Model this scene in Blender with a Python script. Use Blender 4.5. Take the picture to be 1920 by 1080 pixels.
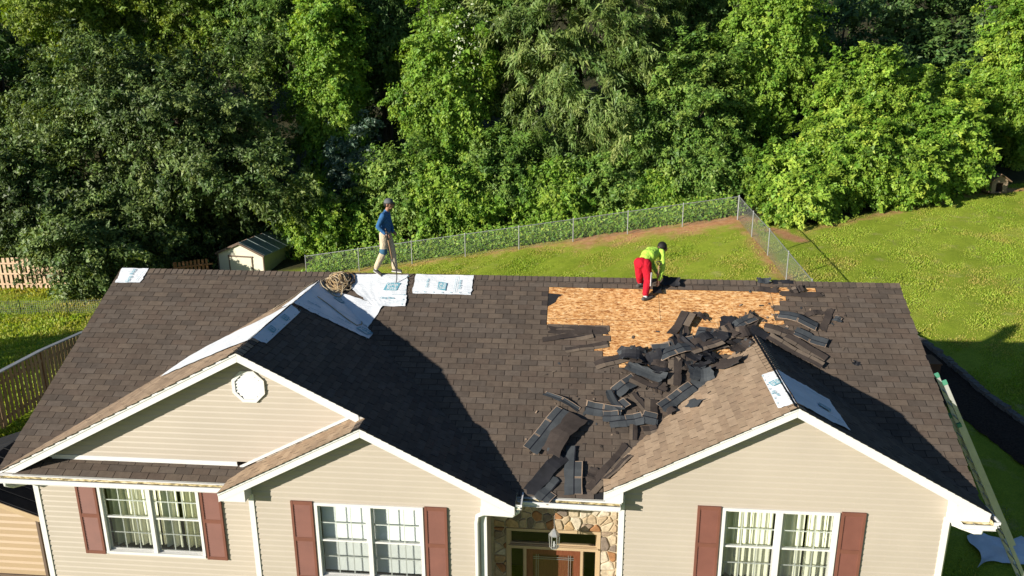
import bpy, bmesh, math, random
import numpy as np
from mathutils import Matrix, Vector
for o in list(bpy.data.objects): bpy.data.objects.remove(o)
scene = bpy.context.scene
COL = scene.collection
# ------------------------------------------------------------------ camera, sky, sun, exposure
CAM = np.array([2.047, -17.471, 4.828]); FPX = 1484.3; YAW, PITCH, ROLL = -0.0921, 0.2832, -0.0048
_f = np.array([math.sin(YAW)*math.cos(PITCH), math.cos(YAW)*math.cos(PITCH), -math.sin(PITCH)])
_r0 = np.array([math.cos(YAW), -math.sin(YAW), 0.0]); _u0 = np.cross(_r0, _f)
_r = math.cos(ROLL)*_r0 + math.sin(ROLL)*_u0; _u = -math.sin(ROLL)*_r0 + math.cos(ROLL)*_u0
cd = bpy.data.cameras.new('camera'); cam = bpy.data.objects.new('camera', cd); COL.objects.link(cam)
cd.sensor_width = 36; cd.lens = 36*FPX/1920; cd.clip_start = .1; cd.clip_end = 600
cam.matrix_world = Matrix(((_r[0], _u[0], -_f[0], CAM[0]), (_r[1], _u[1], -_f[1], CAM[1]), (_r[2], _u[2], -_f[2], CAM[2]), (0, 0, 0, 1)))
scene.camera = cam
SUN_AZ, SUN_EL = math.radians(38.7), math.radians(16.7)      # light travels towards +x +y
SUND = Vector((math.cos(SUN_EL)*math.cos(SUN_AZ), math.cos(SUN_EL)*math.sin(SUN_AZ), -math.sin(SUN_EL)))
world = bpy.data.worlds.new('World'); scene.world = world; world.use_nodes = True
wn = world.node_tree; bg = wn.nodes['Background']
sky = wn.nodes.new('ShaderNodeTexSky'); sky.sky_type = 'NISHITA'; sky.sun_disc = False
sky.sun_elevation = SUN_EL; sky.sun_rotation = math.radians(231); sky.air_density = 1.0; sky.dust_density = .3; sky.ozone_density = 4
wn.links.new(sky.outputs[0], bg.inputs[0]); bg.inputs[1].default_value = .058
sl = bpy.data.lights.new('sun', 'SUN'); sl.energy = 5.0; sl.angle = math.radians(.5); sl.color = (1, .935, .83)
sun = bpy.data.objects.new('sun', sl); COL.objects.link(sun); sun.rotation_euler = SUND.to_track_quat('-Z', 'Y').to_euler(); sun.location = (-30, -30, 30)
scene.view_settings.view_transform = 'Standard'; scene.view_settings.look = 'None'
scene.view_settings.exposure = 1.0; scene.view_settings.gamma = 1; scene.view_settings.use_curve_mapping = False
scene.render.engine = 'CYCLES'
rng = np.random.default_rng(7); random.seed(7)

# ------------------------------------------------------------------ helpers
def at(px, d):                       # picture column at a distance -> ground x, y
    lat = (px-960)/FPX*d
    return 2.047-.092*d*.975+.9958*lat, -17.471+.9958*d*.975+.092*lat
def zat(py, d): return CAM[2]+d*(-math.sin(PITCH)+(540-py)/FPX*math.cos(PITCH))
def project(P):
    d = np.asarray(P, float)-CAM; z = d@_f
    return 960+FPX*(d@_r)/z, 540-FPX*(d@_u)/z, z
WM = {}
def put(o, parent=None, loc=None):
    COL.objects.link(o)
    M = Matrix.Translation(loc) if loc is not None else Matrix.Identity(4)
    WM[o.name] = M
    if parent is not None:
        o.parent = parent; o.matrix_parent_inverse = WM[parent.name].inverted()
    if loc is not None: o.location = loc
    return o
def tag(o, label, cat, group=None):
    o['label'] = label; o['category'] = cat
    if group: o['group'] = group
    return o
def thing(name, label, cat, loc, group=None):
    o = bpy.data.objects.new(name, None); o.empty_display_size = .2
    put(o, None, Vector(loc)); return tag(o, label, cat, group)
class MB:
    def __init__(s): s.v = []; s.f = []; s.m = []
    def poly(s, pts, mi=0):
        n = len(s.v); s.v += [tuple(p) for p in pts]; s.f.append(tuple(range(n, n+len(pts)))); s.m.append(mi)
    def hexa(s, b, t, mi=0, top=None):   # bottom ring and top ring of the same length
        n = len(s.v); k = len(b); s.v += [tuple(p) for p in b]+[tuple(p) for p in t]
        s.f.append(tuple(range(n+k-1, n-1, -1))); s.m.append(mi)
        s.f.append(tuple(range(n+k, n+2*k))); s.m.append(mi if top is None else top)
        for i in range(k):
            j = (i+1) % k; s.f.append((n+i, n+j, n+k+j, n+k+i)); s.m.append(mi)
    def box(s, c, d, R=None, mi=0):
        c = Vector(c); h = Vector(d)/2; P = []
        for z in (-1, 1):
            for x, y in ((-1, -1), (1, -1), (1, 1), (-1, 1)):
                p = Vector((x*h.x, y*h.y, z*h.z)); p = R @ p if R else p; P.append(c+p)
        s.hexa(P[:4], P[4:], mi)
    def bb(s, x0, x1, y0, y1, z0, z1, mi=0): s.box(((x0+x1)/2, (y0+y1)/2, (z0+z1)/2), (abs(x1-x0), abs(y1-y0), abs(z1-z0)), None, mi)
    def bar(s, a, b, w, h, up=(0, 0, 1), mi=0):
        a, b = Vector(a), Vector(b); d = (b-a).normalized(); sd = d.cross(Vector(up))
        if sd.length < 1e-4: sd = d.cross(Vector((1, 0, 0)))
        sd.normalize(); u = sd.cross(d)
        q = [sd*w/2+u*h/2, -sd*w/2+u*h/2, -sd*w/2-u*h/2, sd*w/2-u*h/2]
        s.hexa([a+k for k in q], [b+k for k in q], mi)
    def tube(s, path, r, n=6, mi=0, cap=True):
        P = [Vector(p) for p in path]; R = r if hasattr(r, '__len__') else [r]*len(P)
        b = len(s.v); ref = Vector((0, 0, 1))
        for i, p in enumerate(P):
            t = (P[min(i+1, len(P)-1)]-P[max(i-1, 0)]).normalized()
            if abs(t.dot(ref)) > .95: ref = Vector((1, 0, 0)) if abs(t.x) < .9 else Vector((0, 1, 0))
            sd = t.cross(ref).normalized(); u = sd.cross(t); ref = u
            for k in range(n):
                a = 2*math.pi*k/n; s.v.append(tuple(p+sd*math.cos(a)*R[i]+u*math.sin(a)*R[i]))
        for i in range(len(P)-1):
            for k in range(n):
                j = (k+1) % n; s.f.append((b+i*n+k, b+i*n+j, b+(i+1)*n+j, b+(i+1)*n+k)); s.m.append(mi)
        if cap:
            s.f.append(tuple(b+k for k in range(n-1, -1, -1))); s.m.append(mi)
            s.f.append(tuple(b+(len(P)-1)*n+k for k in range(n))); s.m.append(mi)
    def mesh(s, name, mats, smooth=False, off=None):
        me = bpy.data.meshes.new(name)
        v = s.v if off is None else [(p[0]-off[0], p[1]-off[1], p[2]-off[2]) for p in s.v]
        me.from_pydata(v, [], s.f)
        for m in (mats if isinstance(mats, (list, tuple)) else [mats]): me.materials.append(m)
        me.polygons.foreach_set('material_index', s.m)
        if smooth: me.polygons.foreach_set('use_smooth', [True]*len(s.f))
        me.update(); return me
    def build(s, name, mats, parent=None, smooth=False, base=None):
        o = bpy.data.objects.new(name, s.mesh(name, mats, smooth, base)); return put(o, parent, None if base is None else Vector(base))
def child(parent, name, me, M):       # a shared-mesh piece: M is its world matrix
    o = bpy.data.objects.new(name, me); COL.objects.link(o); o.parent = parent; o.matrix_parent_inverse = WM[parent.name].inverted(); o.matrix_basis = M; WM[o.name] = M; return o
def npmesh(name, V, Q, mats, col=None, mi=None, smooth=False):
    me = bpy.data.meshes.new(name); V = np.asarray(V, np.float32); Q = np.asarray(Q, np.int32); k = Q.shape[1]
    me.vertices.add(len(V)); me.vertices.foreach_set('co', V.ravel())
    me.loops.add(Q.size); me.loops.foreach_set('vertex_index', Q.ravel())
    me.polygons.add(len(Q)); me.polygons.foreach_set('loop_start', np.arange(0, Q.size, k, dtype=np.int32)); me.polygons.foreach_set('loop_total', np.full(len(Q), k, np.int32))
    for m in (mats if isinstance(mats, (list, tuple)) else [mats]): me.materials.append(m)
    if mi is not None: me.polygons.foreach_set('material_index', np.asarray(mi, np.int32))
    if smooth: me.polygons.foreach_set('use_smooth', np.ones(len(Q), bool))
    if col is not None:
        at_ = me.color_attributes.new('tint', 'FLOAT_COLOR', 'POINT'); at_.data.foreach_set('color', np.asarray(col, np.float32).ravel())
    me.update(calc_edges=True); return me

# ------------------------------------------------------------------ materials
MAT = {}
class NT:
    def __init__(s, name):
        s.m = bpy.data.materials.new(name); s.m.use_nodes = True; s.t = s.m.node_tree; s.b = s.t.nodes['Principled BSDF']; MAT[name] = s.m
    def n(s, t, **k):
        x = s.t.nodes.new('ShaderNode'+t)
        for a, v in k.items(): setattr(x, a, v)
        return x
    def l(s, a, b): s.t.links.new(a, b)
    def co(s, kind='Object', scale=(1, 1, 1), rot=(0, 0, 0)):
        c = s.n('TexCoord'); mp = s.n('Mapping'); mp.inputs['Scale'].default_value = scale; mp.inputs['Rotation'].default_value = rot
        s.l(c.outputs[kind], mp.inputs[0]); return mp.outputs[0]
    def noise(s, vec, scale, detail=4, rough=.6):
        x = s.n('TexNoise'); x.inputs['Scale'].default_value = scale; x.inputs['Detail'].default_value = detail; x.inputs['Roughness'].default_value = rough
        s.l(vec, x.inputs['Vector']); return x.outputs['Fac']
    def ramp(s, fac, stops):
        x = s.n('ValToRGB'); e = x.color_ramp.elements
        while len(e) < len(stops): e.new(.5)
        for q, (p, c) in zip(e, stops): q.position = p; q.color = (*c, 1) if len(c) == 3 else c
        s.l(fac, x.inputs[0]); return x.outputs[0]
    def mix(s, a, b, f, mode='MIX'):
        x = s.n('MixRGB', blend_type=mode)
        for v, i in ((f, 0), (a, 1), (b, 2)):
            if hasattr(v, 'is_output'): s.l(v, x.inputs[i])
            else: x.inputs[i].default_value = v if i == 0 else (*v, 1)
        return x.outputs[0]
    def bump(s, h, st=.3, d=.01):
        x = s.n('Bump'); x.inputs['Strength'].default_value = st; x.inputs['Distance'].default_value = d; s.l(h, x.inputs['Height']); s.l(x.outputs[0], s.b.inputs['Normal'])
    def base(s, c, rough=.8, spec=.3, metal=0):
        if hasattr(c, 'is_output'): s.l(c, s.b.inputs['Base Color'])
        else: s.b.inputs['Base Color'].default_value = (*c, 1)
        s.b.inputs['Roughness'].default_value = rough; s.b.inputs['Specular IOR Level'].default_value = spec; s.b.inputs['Metallic'].default_value = metal
KA = .71
def plain(name, c, rough=.7, spec=.3, metal=0, var=.12, scale=3, fine=60):
    c = tuple(x*KA for x in c)
    m = NT(name); v = m.co(); f = m.noise(v, scale, 5); g = m.noise(v, fine, 3)
    d = m.ramp(f, [(.3, tuple(x*(1-var) for x in c)), (.7, tuple(min(1, x*(1+var)) for x in c))])
    d2 = m.mix(d, m.ramp(g, [(.3, (.75, .75, .75)), (.7, (1, 1, 1))]), min(1, var*3), 'MULTIPLY')
    m.base(d2, rough, spec, metal); return m.m
def granule(name, c):
    c = tuple(x*k for x, k in zip(c, (.82, .785, .735)))
    m = NT(name); v = m.n('NewGeometry').outputs['Position']; f = m.noise(v, .9, 5); g = m.noise(v, 170, 2, .8); h = m.noise(v, 9, 4)
    a = m.ramp(f, [(.32, tuple(x*.87 for x in c)), (.5, c), (.7, tuple(x*y for x, y in zip(c, (1.15, 1.13, 1.11))))])
    a = m.mix(a, m.ramp(g, [(.25, (.55, .53, .5)), (.5, (1, 1, 1)), (.8, (1.35, 1.3, 1.25))]), .8, 'MULTIPLY')
    a = m.mix(a, m.ramp(h, [(.35, (.8, .78, .76)), (.6, (1.05, 1.04, 1.02))]), .7, 'MULTIPLY')
    m.base(a, .95, .15); m.bump(g, .4, .004); return m.m
SH = [granule('shingle_'+str(i), c) for i, c in enumerate([(.112, .092, .078), (.098, .08, .068), (.124, .101, .084), (.106, .084, .071), (.09, .076, .067), (.116, .098, .086)])]
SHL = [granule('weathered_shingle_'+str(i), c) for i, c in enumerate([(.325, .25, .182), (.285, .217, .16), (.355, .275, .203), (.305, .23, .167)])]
DKS = granule('unweathered_shingle', (.055, .047, .045))
EDGE = plain('asphalt_edge', (.02, .019, .018), .9, .1)
FELT = plain('roofing_felt', (.022, .022, .024), .85, .2, var=.3)
WHITE = plain('white_trim', (.8, .79, .76), .45, .4, var=.03)
DIRTYW = NT('gutter_inside'); _v = DIRTYW.co(scale=(1, 3, 3)); DIRTYW.base(DIRTYW.ramp(DIRTYW.noise(_v, 9, 6), [(.35, (.62, .55, .38)), (.5, (.42, .34, .16)), (.62, (.10, .08, .04))]), .8); DIRTYW = DIRTYW.m
def siding_mat(name, c):
    c = tuple(x*KA for x in c)
    m = NT(name); v = m.co(scale=(1, 1, 1)); f = m.noise(v, .7, 3); g = m.noise(m.co(scale=(6, 6, 90)), 3, 4)
    a = m.ramp(f, [(.3, tuple(x*.95 for x in c)), (.7, tuple(x*1.04 for x in c))]); a = m.mix(a, m.ramp(g, [(.3, (.93, .92, .9)), (.7, (1, 1, 1))]), .8, 'MULTIPLY'); m.base(a, .5, .35); return m.m
SIDE = siding_mat('tan_vinyl_siding', (.52, .455, .375)); SIDE2 = siding_mat('peach_vinyl_siding', (.50, .36, .225))
SOFF = plain('soffit', (.55, .54, .5), .7, var=.05)
SHUT = plain('shutter_brown', (.215, .085, .058), .6, .25, var=.1)
CURT = plain('curtain_cream', (1.1, 1.06, .84), .9, .1, var=.08); CURT2 = plain('curtain_olive', (.85, .83, .60), .9, .1, var=.1); BLIND = plain('blind_white', (1.1, 1.1, 1.08), .6, .3, var=.04)
ROOM = plain('room_wall', (.16, .15, .12), .9, .1); DARK = plain('dark', (.02, .02, .02), .8)
DOOR = NT('red_brown_door'); DOOR.base(DOOR.ramp(DOOR.noise(DOOR.co(scale=(14, 14, 1.2)), 5, 6), [(.3, (.10, .028, .014)), (.7, (.17, .055, .028))]), .35, .5); DOOR = DOOR.m
CASE = plain('tan_casing', (.55, .40, .24), .5, .4, var=.08)
STONE = [plain('stone_%d' % i, c, .9, .2, var=.28, scale=14, fine=90) for i, c in enumerate([(.60, .49, .34), (.52, .40, .26), (.36, .27, .19), (.66, .57, .43), (.40, .2, .09), (.24, .19, .15), (.56, .38, .2)])]
MORTAR = plain('mortar', (.56, .46, .31), .95, .1, var=.15, scale=10)
def glass(name, tint, refl=.12):
    m = NT(name); t = m.t; tr = m.n('BsdfTransparent'); tr.inputs[0].default_value = (*tint, 1); gl = m.n('BsdfGlossy'); gl.inputs['Roughness'].default_value = .02
    fr = m.n('Fresnel'); fr.inputs[0].default_value = 1.5; mx = m.n('MixShader'); ge = m.n('NewGeometry'); sb = m.n('Math', operation='SUBTRACT'); sb.inputs[0].default_value = 1; m.l(ge.outputs['Backfacing'], sb.inputs[1]); mu = m.n('Math', operation='MULTIPLY'); m.l(fr.outputs[0], mu.inputs[0]); m.l(sb.outputs[0], mu.inputs[1]); m.l(mu.outputs[0], mx.inputs[0]); m.l(tr.outputs[0], mx.inputs[1]); m.l(gl.outputs[0], mx.inputs[2])
    m.l(mx.outputs[0], t.nodes['Material Output'].inputs[0]); return m.m
GLASS = glass('window_glass', (.93, .95, .94))
SCREEN = NT('insect_screen'); _t = SCREEN.n('BsdfTransparent'); _d = SCREEN.n('BsdfDiffuse'); _d.inputs[0].default_value = (.06, .06, .06, 1); _x = SCREEN.n('MixShader'); _x.inputs[0].default_value = .12
SCREEN.l(_t.outputs[0], _x.inputs[1]); SCREEN.l(_d.outputs[0], _x.inputs[2]); SCREEN.l(_x.outputs[0], SCREEN.t.nodes['Material Output'].inputs[0]); SCREEN = SCREEN.m
def osb():
    m = NT('osb_deck'); P = m.n('NewGeometry').outputs['Position']
    def mp(sc, rz):
        q = m.n('Mapping'); q.inputs['Scale'].default_value = sc; q.inputs['Rotation'].default_value = (0, 0, rz); m.l(P, q.inputs[0]); return q.outputs[0]
    n1 = m.noise(mp((4.2, 10, 10), .25), 2.0, 6, .75); n2 = m.noise(mp((4, 11, 11), -.35), 2.3, 6, .75); n3 = m.noise(mp((7, 15, 15), .1), 2.0, 4, .7); n4 = m.noise(mp((2.2, 30, 30), 0), 1.2, 3); big = m.noise(P, 1.3, 4)
    a = m.ramp(n1, [(.36, (.24, .095, .028)), (.45, (.44, .225, .08)), (.55, (.55, .34, .155)), (.66, (.66, .49, .29))])
    a = m.mix(a, m.ramp(n2, [(.38, (.42, .24, .12)), (.47, (1, 1, 1)), (.7, (1.15, 1.15, 1.12))]), .9, 'MULTIPLY'); a = m.mix(a, m.ramp(n3, [(.36, (.30, .15, .07)), (.44, (1, 1, 1))]), .9, 'MULTIPLY')
    a = m.mix(a, m.ramp(n4, [(.33, (.62, .48, .36)), (.42, (1, 1, 1))]), .6, 'MULTIPLY'); a = m.mix(a, m.ramp(big, [(.3, (.86, .78, .70)), (.65, (1.06, 1.04, 1.02))]), .8, 'MULTIPLY')
    m.base(a, .8, .2); m.bump(n1, .3, .004); return m.m
OSB = osb()
WRAP = NT('white_underlayment'); _v = WRAP.co(); _n = WRAP.noise(_v, 3.5, 6, .55); _n2 = WRAP.noise(WRAP.co(scale=(1.5, 6, 6)), 4, 4)
WRAP.base(WRAP.ramp(_n, [(.3, (.50, .525, .55)), (.7, (.60, .615, .63))]), .55, .3); WRAP.bump(WRAP.mix(_n, _n2, .5), .9, .03); WRAP = WRAP.m
BLUE = plain('print_blue', (.16, .42, .52), .6, var=.15); PWHITE = plain('print_white', (.76, .78, .78), .6, var=.05)
ROPE = [plain('rope_%d' % i, c, .95, .05, var=.3, fine=120) for i, c in enumerate([(.46, .33, .18), (.32, .21, .11), (.55, .45, .30), (.10, .08, .07)])]
GALV = plain('galvanised', (.42, .43, .43), .45, .5, .6, var=.1); WIRE = plain('fence_wire', (.34, .36, .34), .5, .5, .4)
ALU = plain('ladder_aluminium', (.72, .72, .68), .38, .5, .35, var=.08); LGREEN = plain('ladder_cap_green', (.10, .36, .22), .5); LEDGE = plain('ladder_mossy', (.32, .34, .10), .6)
def wood(name, c, s=(9, 9, 1)):
    c = tuple(x*KA for x in c)
    m = NT(name); f = m.noise(m.co(scale=s), 2.5, 6); b = m.noise(m.co(), 1.1, 3)
    a = m.ramp(f, [(.28, tuple(x*.6 for x in c)), (.72, tuple(min(1, x*1.15) for x in c))]); a = m.mix(a, m.ramp(b, [(.3, (.75, .72, .7)), (.7, (1.05, 1.05, 1.05))]), .8, 'MULTIPLY'); m.base(a, .8, .2); return m.m
PICK = [wood('fence_wood_%d' % i, c) for i, c in enumerate([(.46, .31, .18), (.40, .27, .155), (.52, .36, .22)])]; PICKL = wood('pale_fence_wood', (.95, .68, .46)); CAPW = plain('grey_fence_cap', (.34, .36, .38), .7)
SKIN = plain('skin', (.42, .22, .14), .6, .3, var=.06); HAIR = plain('hair_dark', (.012, .01, .009), .7); BLUESH = plain('blue_shirt', (.05, .16, .36), .9, .1, var=.18, scale=8); KHAKI = plain('khaki', (.62, .51, .36), .9, .1, var=.16, scale=8)
SHOE = plain('shoe_grey', (.10, .09, .085), .8); SOLE = plain('sole_white', (.7, .68, .64), .7); CAPM = plain('cap_grey', (.12, .13, .14), .8); LIME = plain('lime_shirt', (.52, .82, .10), .8, .2, var=.08, scale=6); RED = plain('red_trousers', (.55, .012, .03), .85, .15, var=.12, scale=8); SOCK = plain('sock_white', (.75, .74, .72), .9)
for _m in (BLUESH, KHAKI, LIME, RED):
    _q = NT.__new__(NT); _q.m = _m; _q.t = _m.node_tree; _q.b = _q.t.nodes['Principled BSDF']; _q.bump(_q.noise(_q.co(scale=(1, 1, .6)), 16, 3, .5), .9, .03)
HANDLE = wood('tool_handle', (.40, .25, .14), (20, 20, 2)); STEEL = plain('tool_steel', (.05, .05, .055), .4, .5, .6); EYE = plain('eye_dark', (.02, .015, .01), .3)
TARP = plain('blue_tarp', (.85, .92, 1.0), .5, .3, var=.12); SHEDG = plain('shed_green_roof', (.22, .28, .27), .5, .4, var=.15); SHEDB = plain('shed_trim_brown', (.16, .11, .08), .8); SHEDW = plain('shed_cream', (.72, .68, .52), .6, var=.04); SHEDY = plain('shed_side', (.34, .35, .16), .6, var=.06)
MULCH = plain('mulch_dark', (.06, .042, .032), .95, .05, var=.5, scale=20, fine=40); BLOCK = plain('edging_block', (.2, .175, .155), .95, .1, var=.3, scale=12); LANT = plain('lantern_metal', (.5, .5, .48), .35, .5, .5); LGL = glass('lantern_glass', (.9, .92, .92))
BARK = NT('bark'); _n = BARK.noise(BARK.co(scale=(6, 6, 1.2)), 3, 6); BARK.base(BARK.ramp(_n, [(.3, (.035, .026, .02)), (.7, (.13, .10, .075))]), .95, .1); BARK.bump(_n, .8, .05); BARK = BARK.m
BARKP = plain('bark_pale', (.20, .19, .18), .95, .1, var=.3, scale=8)
def leafmat(name, dark, mid, light, trans=.35, spec=.25, dry=None):
    m = NT(name); a = m.n('Attribute'); a.attribute_name = 'tint'; s = m.n('SeparateColor'); m.l(a.outputs['Color'], s.inputs[0])
    c = m.ramp(s.outputs[0], [(0, dark), (.55, mid), (1, light)])
    c = m.mix(c, dry, s.outputs[2]) if dry else c
    hv = m.n('HueSaturation'); m.l(c, hv.inputs['Color']); mr = m.n('MapRange'); mr.inputs['To Min'].default_value = .475; mr.inputs['To Max'].default_value = .525; m.l(s.outputs[1], mr.inputs[0]); m.l(mr.outputs[0], hv.inputs['Hue'])
    m.base(hv.outputs[0], .5, spec)
    tl = m.n('BsdfTranslucent'); m.l(m.mix(hv.outputs[0], (1, 1, .35), 1, 'MULTIPLY'), tl.inputs[0]); mx = m.n('MixShader'); mx.inputs[0].default_value = trans
    m.l(m.b.outputs[0], mx.inputs[1]); m.l(tl.outputs[0], mx.inputs[2]); m.l(mx.outputs[0], m.t.nodes['Material Output'].inputs[0]); return m.m
LEAF = {
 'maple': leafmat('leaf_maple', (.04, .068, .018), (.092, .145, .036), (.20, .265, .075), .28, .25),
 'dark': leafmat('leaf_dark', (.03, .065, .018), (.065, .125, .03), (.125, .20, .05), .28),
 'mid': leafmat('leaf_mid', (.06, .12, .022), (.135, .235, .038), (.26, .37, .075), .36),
 'olive': leafmat('leaf_olive', (.065, .11, .022), (.145, .22, .05), (.30, .37, .12), .35, .3),
 'vine': leafmat('leaf_vine', (.085, .165, .02), (.185, .315, .036), (.32, .46, .065), .42),
 'kudzu': leafmat('leaf_kudzu', (.07, .14, .016), (.175, .30, .03), (.37, .50, .07), .42),
 'yellow': leafmat('leaf_yellow', (.085, .14, .02), (.175, .255, .035), (.31, .39, .06), .42),
 'grey': leafmat('leaf_grey', (.06, .11, .07), (.12, .19, .13), (.3, .36, .28), .3),
}
BLADE = leafmat('grass_blade', (.17, .26, .022), (.31, .42, .04), (.48, .50, .10), .45, .15, (.50, .36, .13))
def ground_mat():
    m = NT('ground'); a = m.n('Attribute'); a.attribute_name = 'tint'; s = m.n('SeparateColor'); m.l(a.outputs['Color'], s.inputs[0]); v = m.co()
    n1 = m.noise(v, .35, 4); n2 = m.noise(v, 3.2, 5); n3 = m.noise(v, 26, 4, .7); n4 = m.noise(v, 1.1, 5, .65)
    gr = m.ramp(n1, [(.3, (.19, .25, .02)), (.55, (.25, .31, .03)), (.75, (.31, .32, .05))]); gr = m.mix(gr, (.36, .32, .12), m.ramp(n4, [(.56, (0, 0, 0)), (.72, (.75, .75, .75))]))
    gr = m.mix(gr, m.ramp(n3, [(.3, (.5, .55, .5)), (.7, (1.25, 1.2, 1.2))]), .8, 'MULTIPLY'); gr = m.mix(gr, m.ramp(n2, [(.3, (.75, .8, .75)), (.7, (1.1, 1.1, 1.1))]), .7, 'MULTIPLY')
    di = m.ramp(n2, [(.3, (.36, .17, .075)), (.7, (.50, .29, .15))]); di = m.mix(di, m.ramp(n3, [(.3, (.6, .55, .5)), (.65, (1.1, 1.1, 1.1))]), .8, 'MULTIPLY')
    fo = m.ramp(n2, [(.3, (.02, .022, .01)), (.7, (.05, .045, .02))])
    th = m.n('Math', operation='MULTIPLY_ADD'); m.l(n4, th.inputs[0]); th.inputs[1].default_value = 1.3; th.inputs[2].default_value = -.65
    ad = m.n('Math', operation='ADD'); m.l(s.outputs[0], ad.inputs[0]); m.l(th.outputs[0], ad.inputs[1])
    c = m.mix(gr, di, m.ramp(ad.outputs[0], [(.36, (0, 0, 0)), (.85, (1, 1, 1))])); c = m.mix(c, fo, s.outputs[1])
    m.base(c, .95, .1); m.bump(n3, .6, .05); return m.m
GROUND = ground_mat()
# ------------------------------------------------------------------ ground
def smooth(a, b, x): t = np.clip((x-a)/(b-a), 0, 1); return t*t*(3-2*t)
BY = np.array([-60, -12, -5, 3, 10, 15.75, 24.3, 35, 60, 120.]); BZ = np.array([-7.2, -6.6, -6.3, -5.5, -4.95, -4.29, -3.39, -2.0, 5, 25.])
def gz(x, y):
    x = np.asarray(x, float); y = np.asarray(y, float); b = np.interp(y, BY, BZ); t = smooth(0, 22, y)*.12+.012; dx = x-10
    return b+np.where(dx < 0, t*np.maximum(dx, -26), .03*np.minimum(dx, 20))
def segd(x, y, a, b):
    ax, ay = a; bx, by = b; dx, dy = bx-ax, by-ay; t = np.clip(((x-ax)*dx+(y-ay)*dy)/(dx*dx+dy*dy), 0, 1)
    return np.hypot(x-ax-t*dx, y-ay-t*dy)
FC = (10.09, 24.33); FL = (-13.0, 22.6); FS = (11.0, 6.5)
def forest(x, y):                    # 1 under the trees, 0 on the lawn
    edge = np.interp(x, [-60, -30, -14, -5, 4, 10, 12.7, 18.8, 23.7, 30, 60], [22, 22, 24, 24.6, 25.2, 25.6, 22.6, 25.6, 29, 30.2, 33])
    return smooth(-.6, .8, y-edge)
def dirt(x, y):
    d = np.maximum(.9*(1-segd(x, y, FC, (2, 23.8))/3.0), .62*(1-segd(x, y, FC, FL)/1.3))
    d = np.maximum(d, .8*(1-segd(x, y, FC, (10.7, 14.5))/1.0)); d = np.maximum(d, 1.1*(1-segd(x, y, (11.6, 22.6), (12.4, 20.8))/.9))
    d = np.maximum(d, 1.25*(1-np.hypot((x-25.6)/1.8, (y-28.6)/.9))); d = np.maximum(d, 1.2*(1-np.hypot((x-25.4)/.9, (y-25.7)/.5))); d = np.maximum(d, .75*(1-segd(x, y, (13, 22.3), (24, 28.2))/.8))
    return np.clip(d, 0, 1)
gx = np.concatenate([np.arange(-150, -40, 6.), np.arange(-40, 40, .4), np.arange(40, 151, 6.)]); gy = np.concatenate([np.arange(-90, -12, 6.), np.arange(-12, 40, .4), np.arange(40, 160, 6.)])
GX, GY = np.meshgrid(gx, gy); GZ = gz(GX, GY)+.03*np.sin(GX*1.7+GY*.6)*np.sin(GY*1.3)+.02*np.sin(GX*4.1-GY*3.3)
nx, ny = len(gx), len(gy); idx = np.arange(nx*ny).reshape(ny, nx)
GQ = np.stack([idx[:-1, :-1], idx[:-1, 1:], idx[1:, 1:], idx[1:, :-1]], -1).reshape(-1, 4)
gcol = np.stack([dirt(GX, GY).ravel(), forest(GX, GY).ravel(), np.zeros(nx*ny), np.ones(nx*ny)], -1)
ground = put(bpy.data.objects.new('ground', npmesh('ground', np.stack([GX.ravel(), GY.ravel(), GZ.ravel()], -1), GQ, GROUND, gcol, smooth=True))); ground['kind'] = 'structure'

# ------------------------------------------------------------------ house: roofs
XL, XR, MS = -8.98, 8.98, .5518
X1, H1, S1 = -3.993, .1227, .5193; X2 = -1.737; H2 = H1+S1*(X2-X1); X3, H3, S3 = 5.66, .7645, .546
F1, F2, F3 = -4.926, -5.324, -5.04           # rake fronts
Y1, Y2, Y3, YE = -4.60, -5.02, -4.74, -4.07  # wall planes
EAVE = -4.93
house = thing('house', 'tan sided single family house with dark shingle roof partly torn off', 'house', (0, 0, -6.3))
def plane(o, u, v):
    u, v = Vector(u).normalized(), Vector(v).normalized(); n = u.cross(v); 
    if n.z < 0: n = -n
    return dict(o=Vector(o), u=u, v=v, n=n)
PM = plane((0, 0, 0), (1, 0, 0), (0, -1, -MS)); PB = plane((0, 0, 0), (1, 0, 0), (0, 1, -MS))
P1L = plane((X1, 0, -H1), (0, 1, 0), (-1, 0, -S1)); P1R = plane((X1, 0, -H1), (0, 1, 0), (1, 0, -S1)); P2L = plane((X2, 0, -H2), (0, 1, 0), (-1, 0, -S1))
P3L = plane((X3, 0, -H3), (0, 1, 0), (-1, 0, -S3)); P3R = plane((X3, 0, -H3), (0, 1, 0), (1, 0, -S3))
def pp(P, u, t, h=0): return P['o']+P['u']*u+P['v']*t+P['n']*h
CM = math.hypot(1, MS); C1 = math.hypot(1, S1); C3 = math.hypot(1, S3)
def zmain(y): return MS*y if y < 0 else -MS*y
def slab(mb, P, u0, u1, t0, t1, th=.1):
    q = [(u0, t0), (u1, t0), (u1, t1), (u0, t1)]; mb.hexa([pp(P, *k, -th) for k in q], [pp(P, *k, 0) for k in q], 1, 0)
def roofpart(name, rects, P, th=.1):
    mb = MB()
    for r in rects: slab(mb, P, *r, th)
    return mb.build(name, [FELT, SOFF], house)
TE = -EAVE*CM
roof_main = roofpart('roof', [(XL, XR, 0, 4.52*CM), (XL+.002, -3.9, 4.5*CM, TE), (.3, 2.86, 4.5*CM, TE)], PM); roof_back = roofpart('roof', [(XL, XR, 0, TE)], PB)
tl1 = (X1-XL)*C1; roof_1l = roofpart('roof', [(F1+.01, -.05, 0, tl1)], P1L)
xr1 = .94; t2 = (X2-X1)*C1
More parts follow.
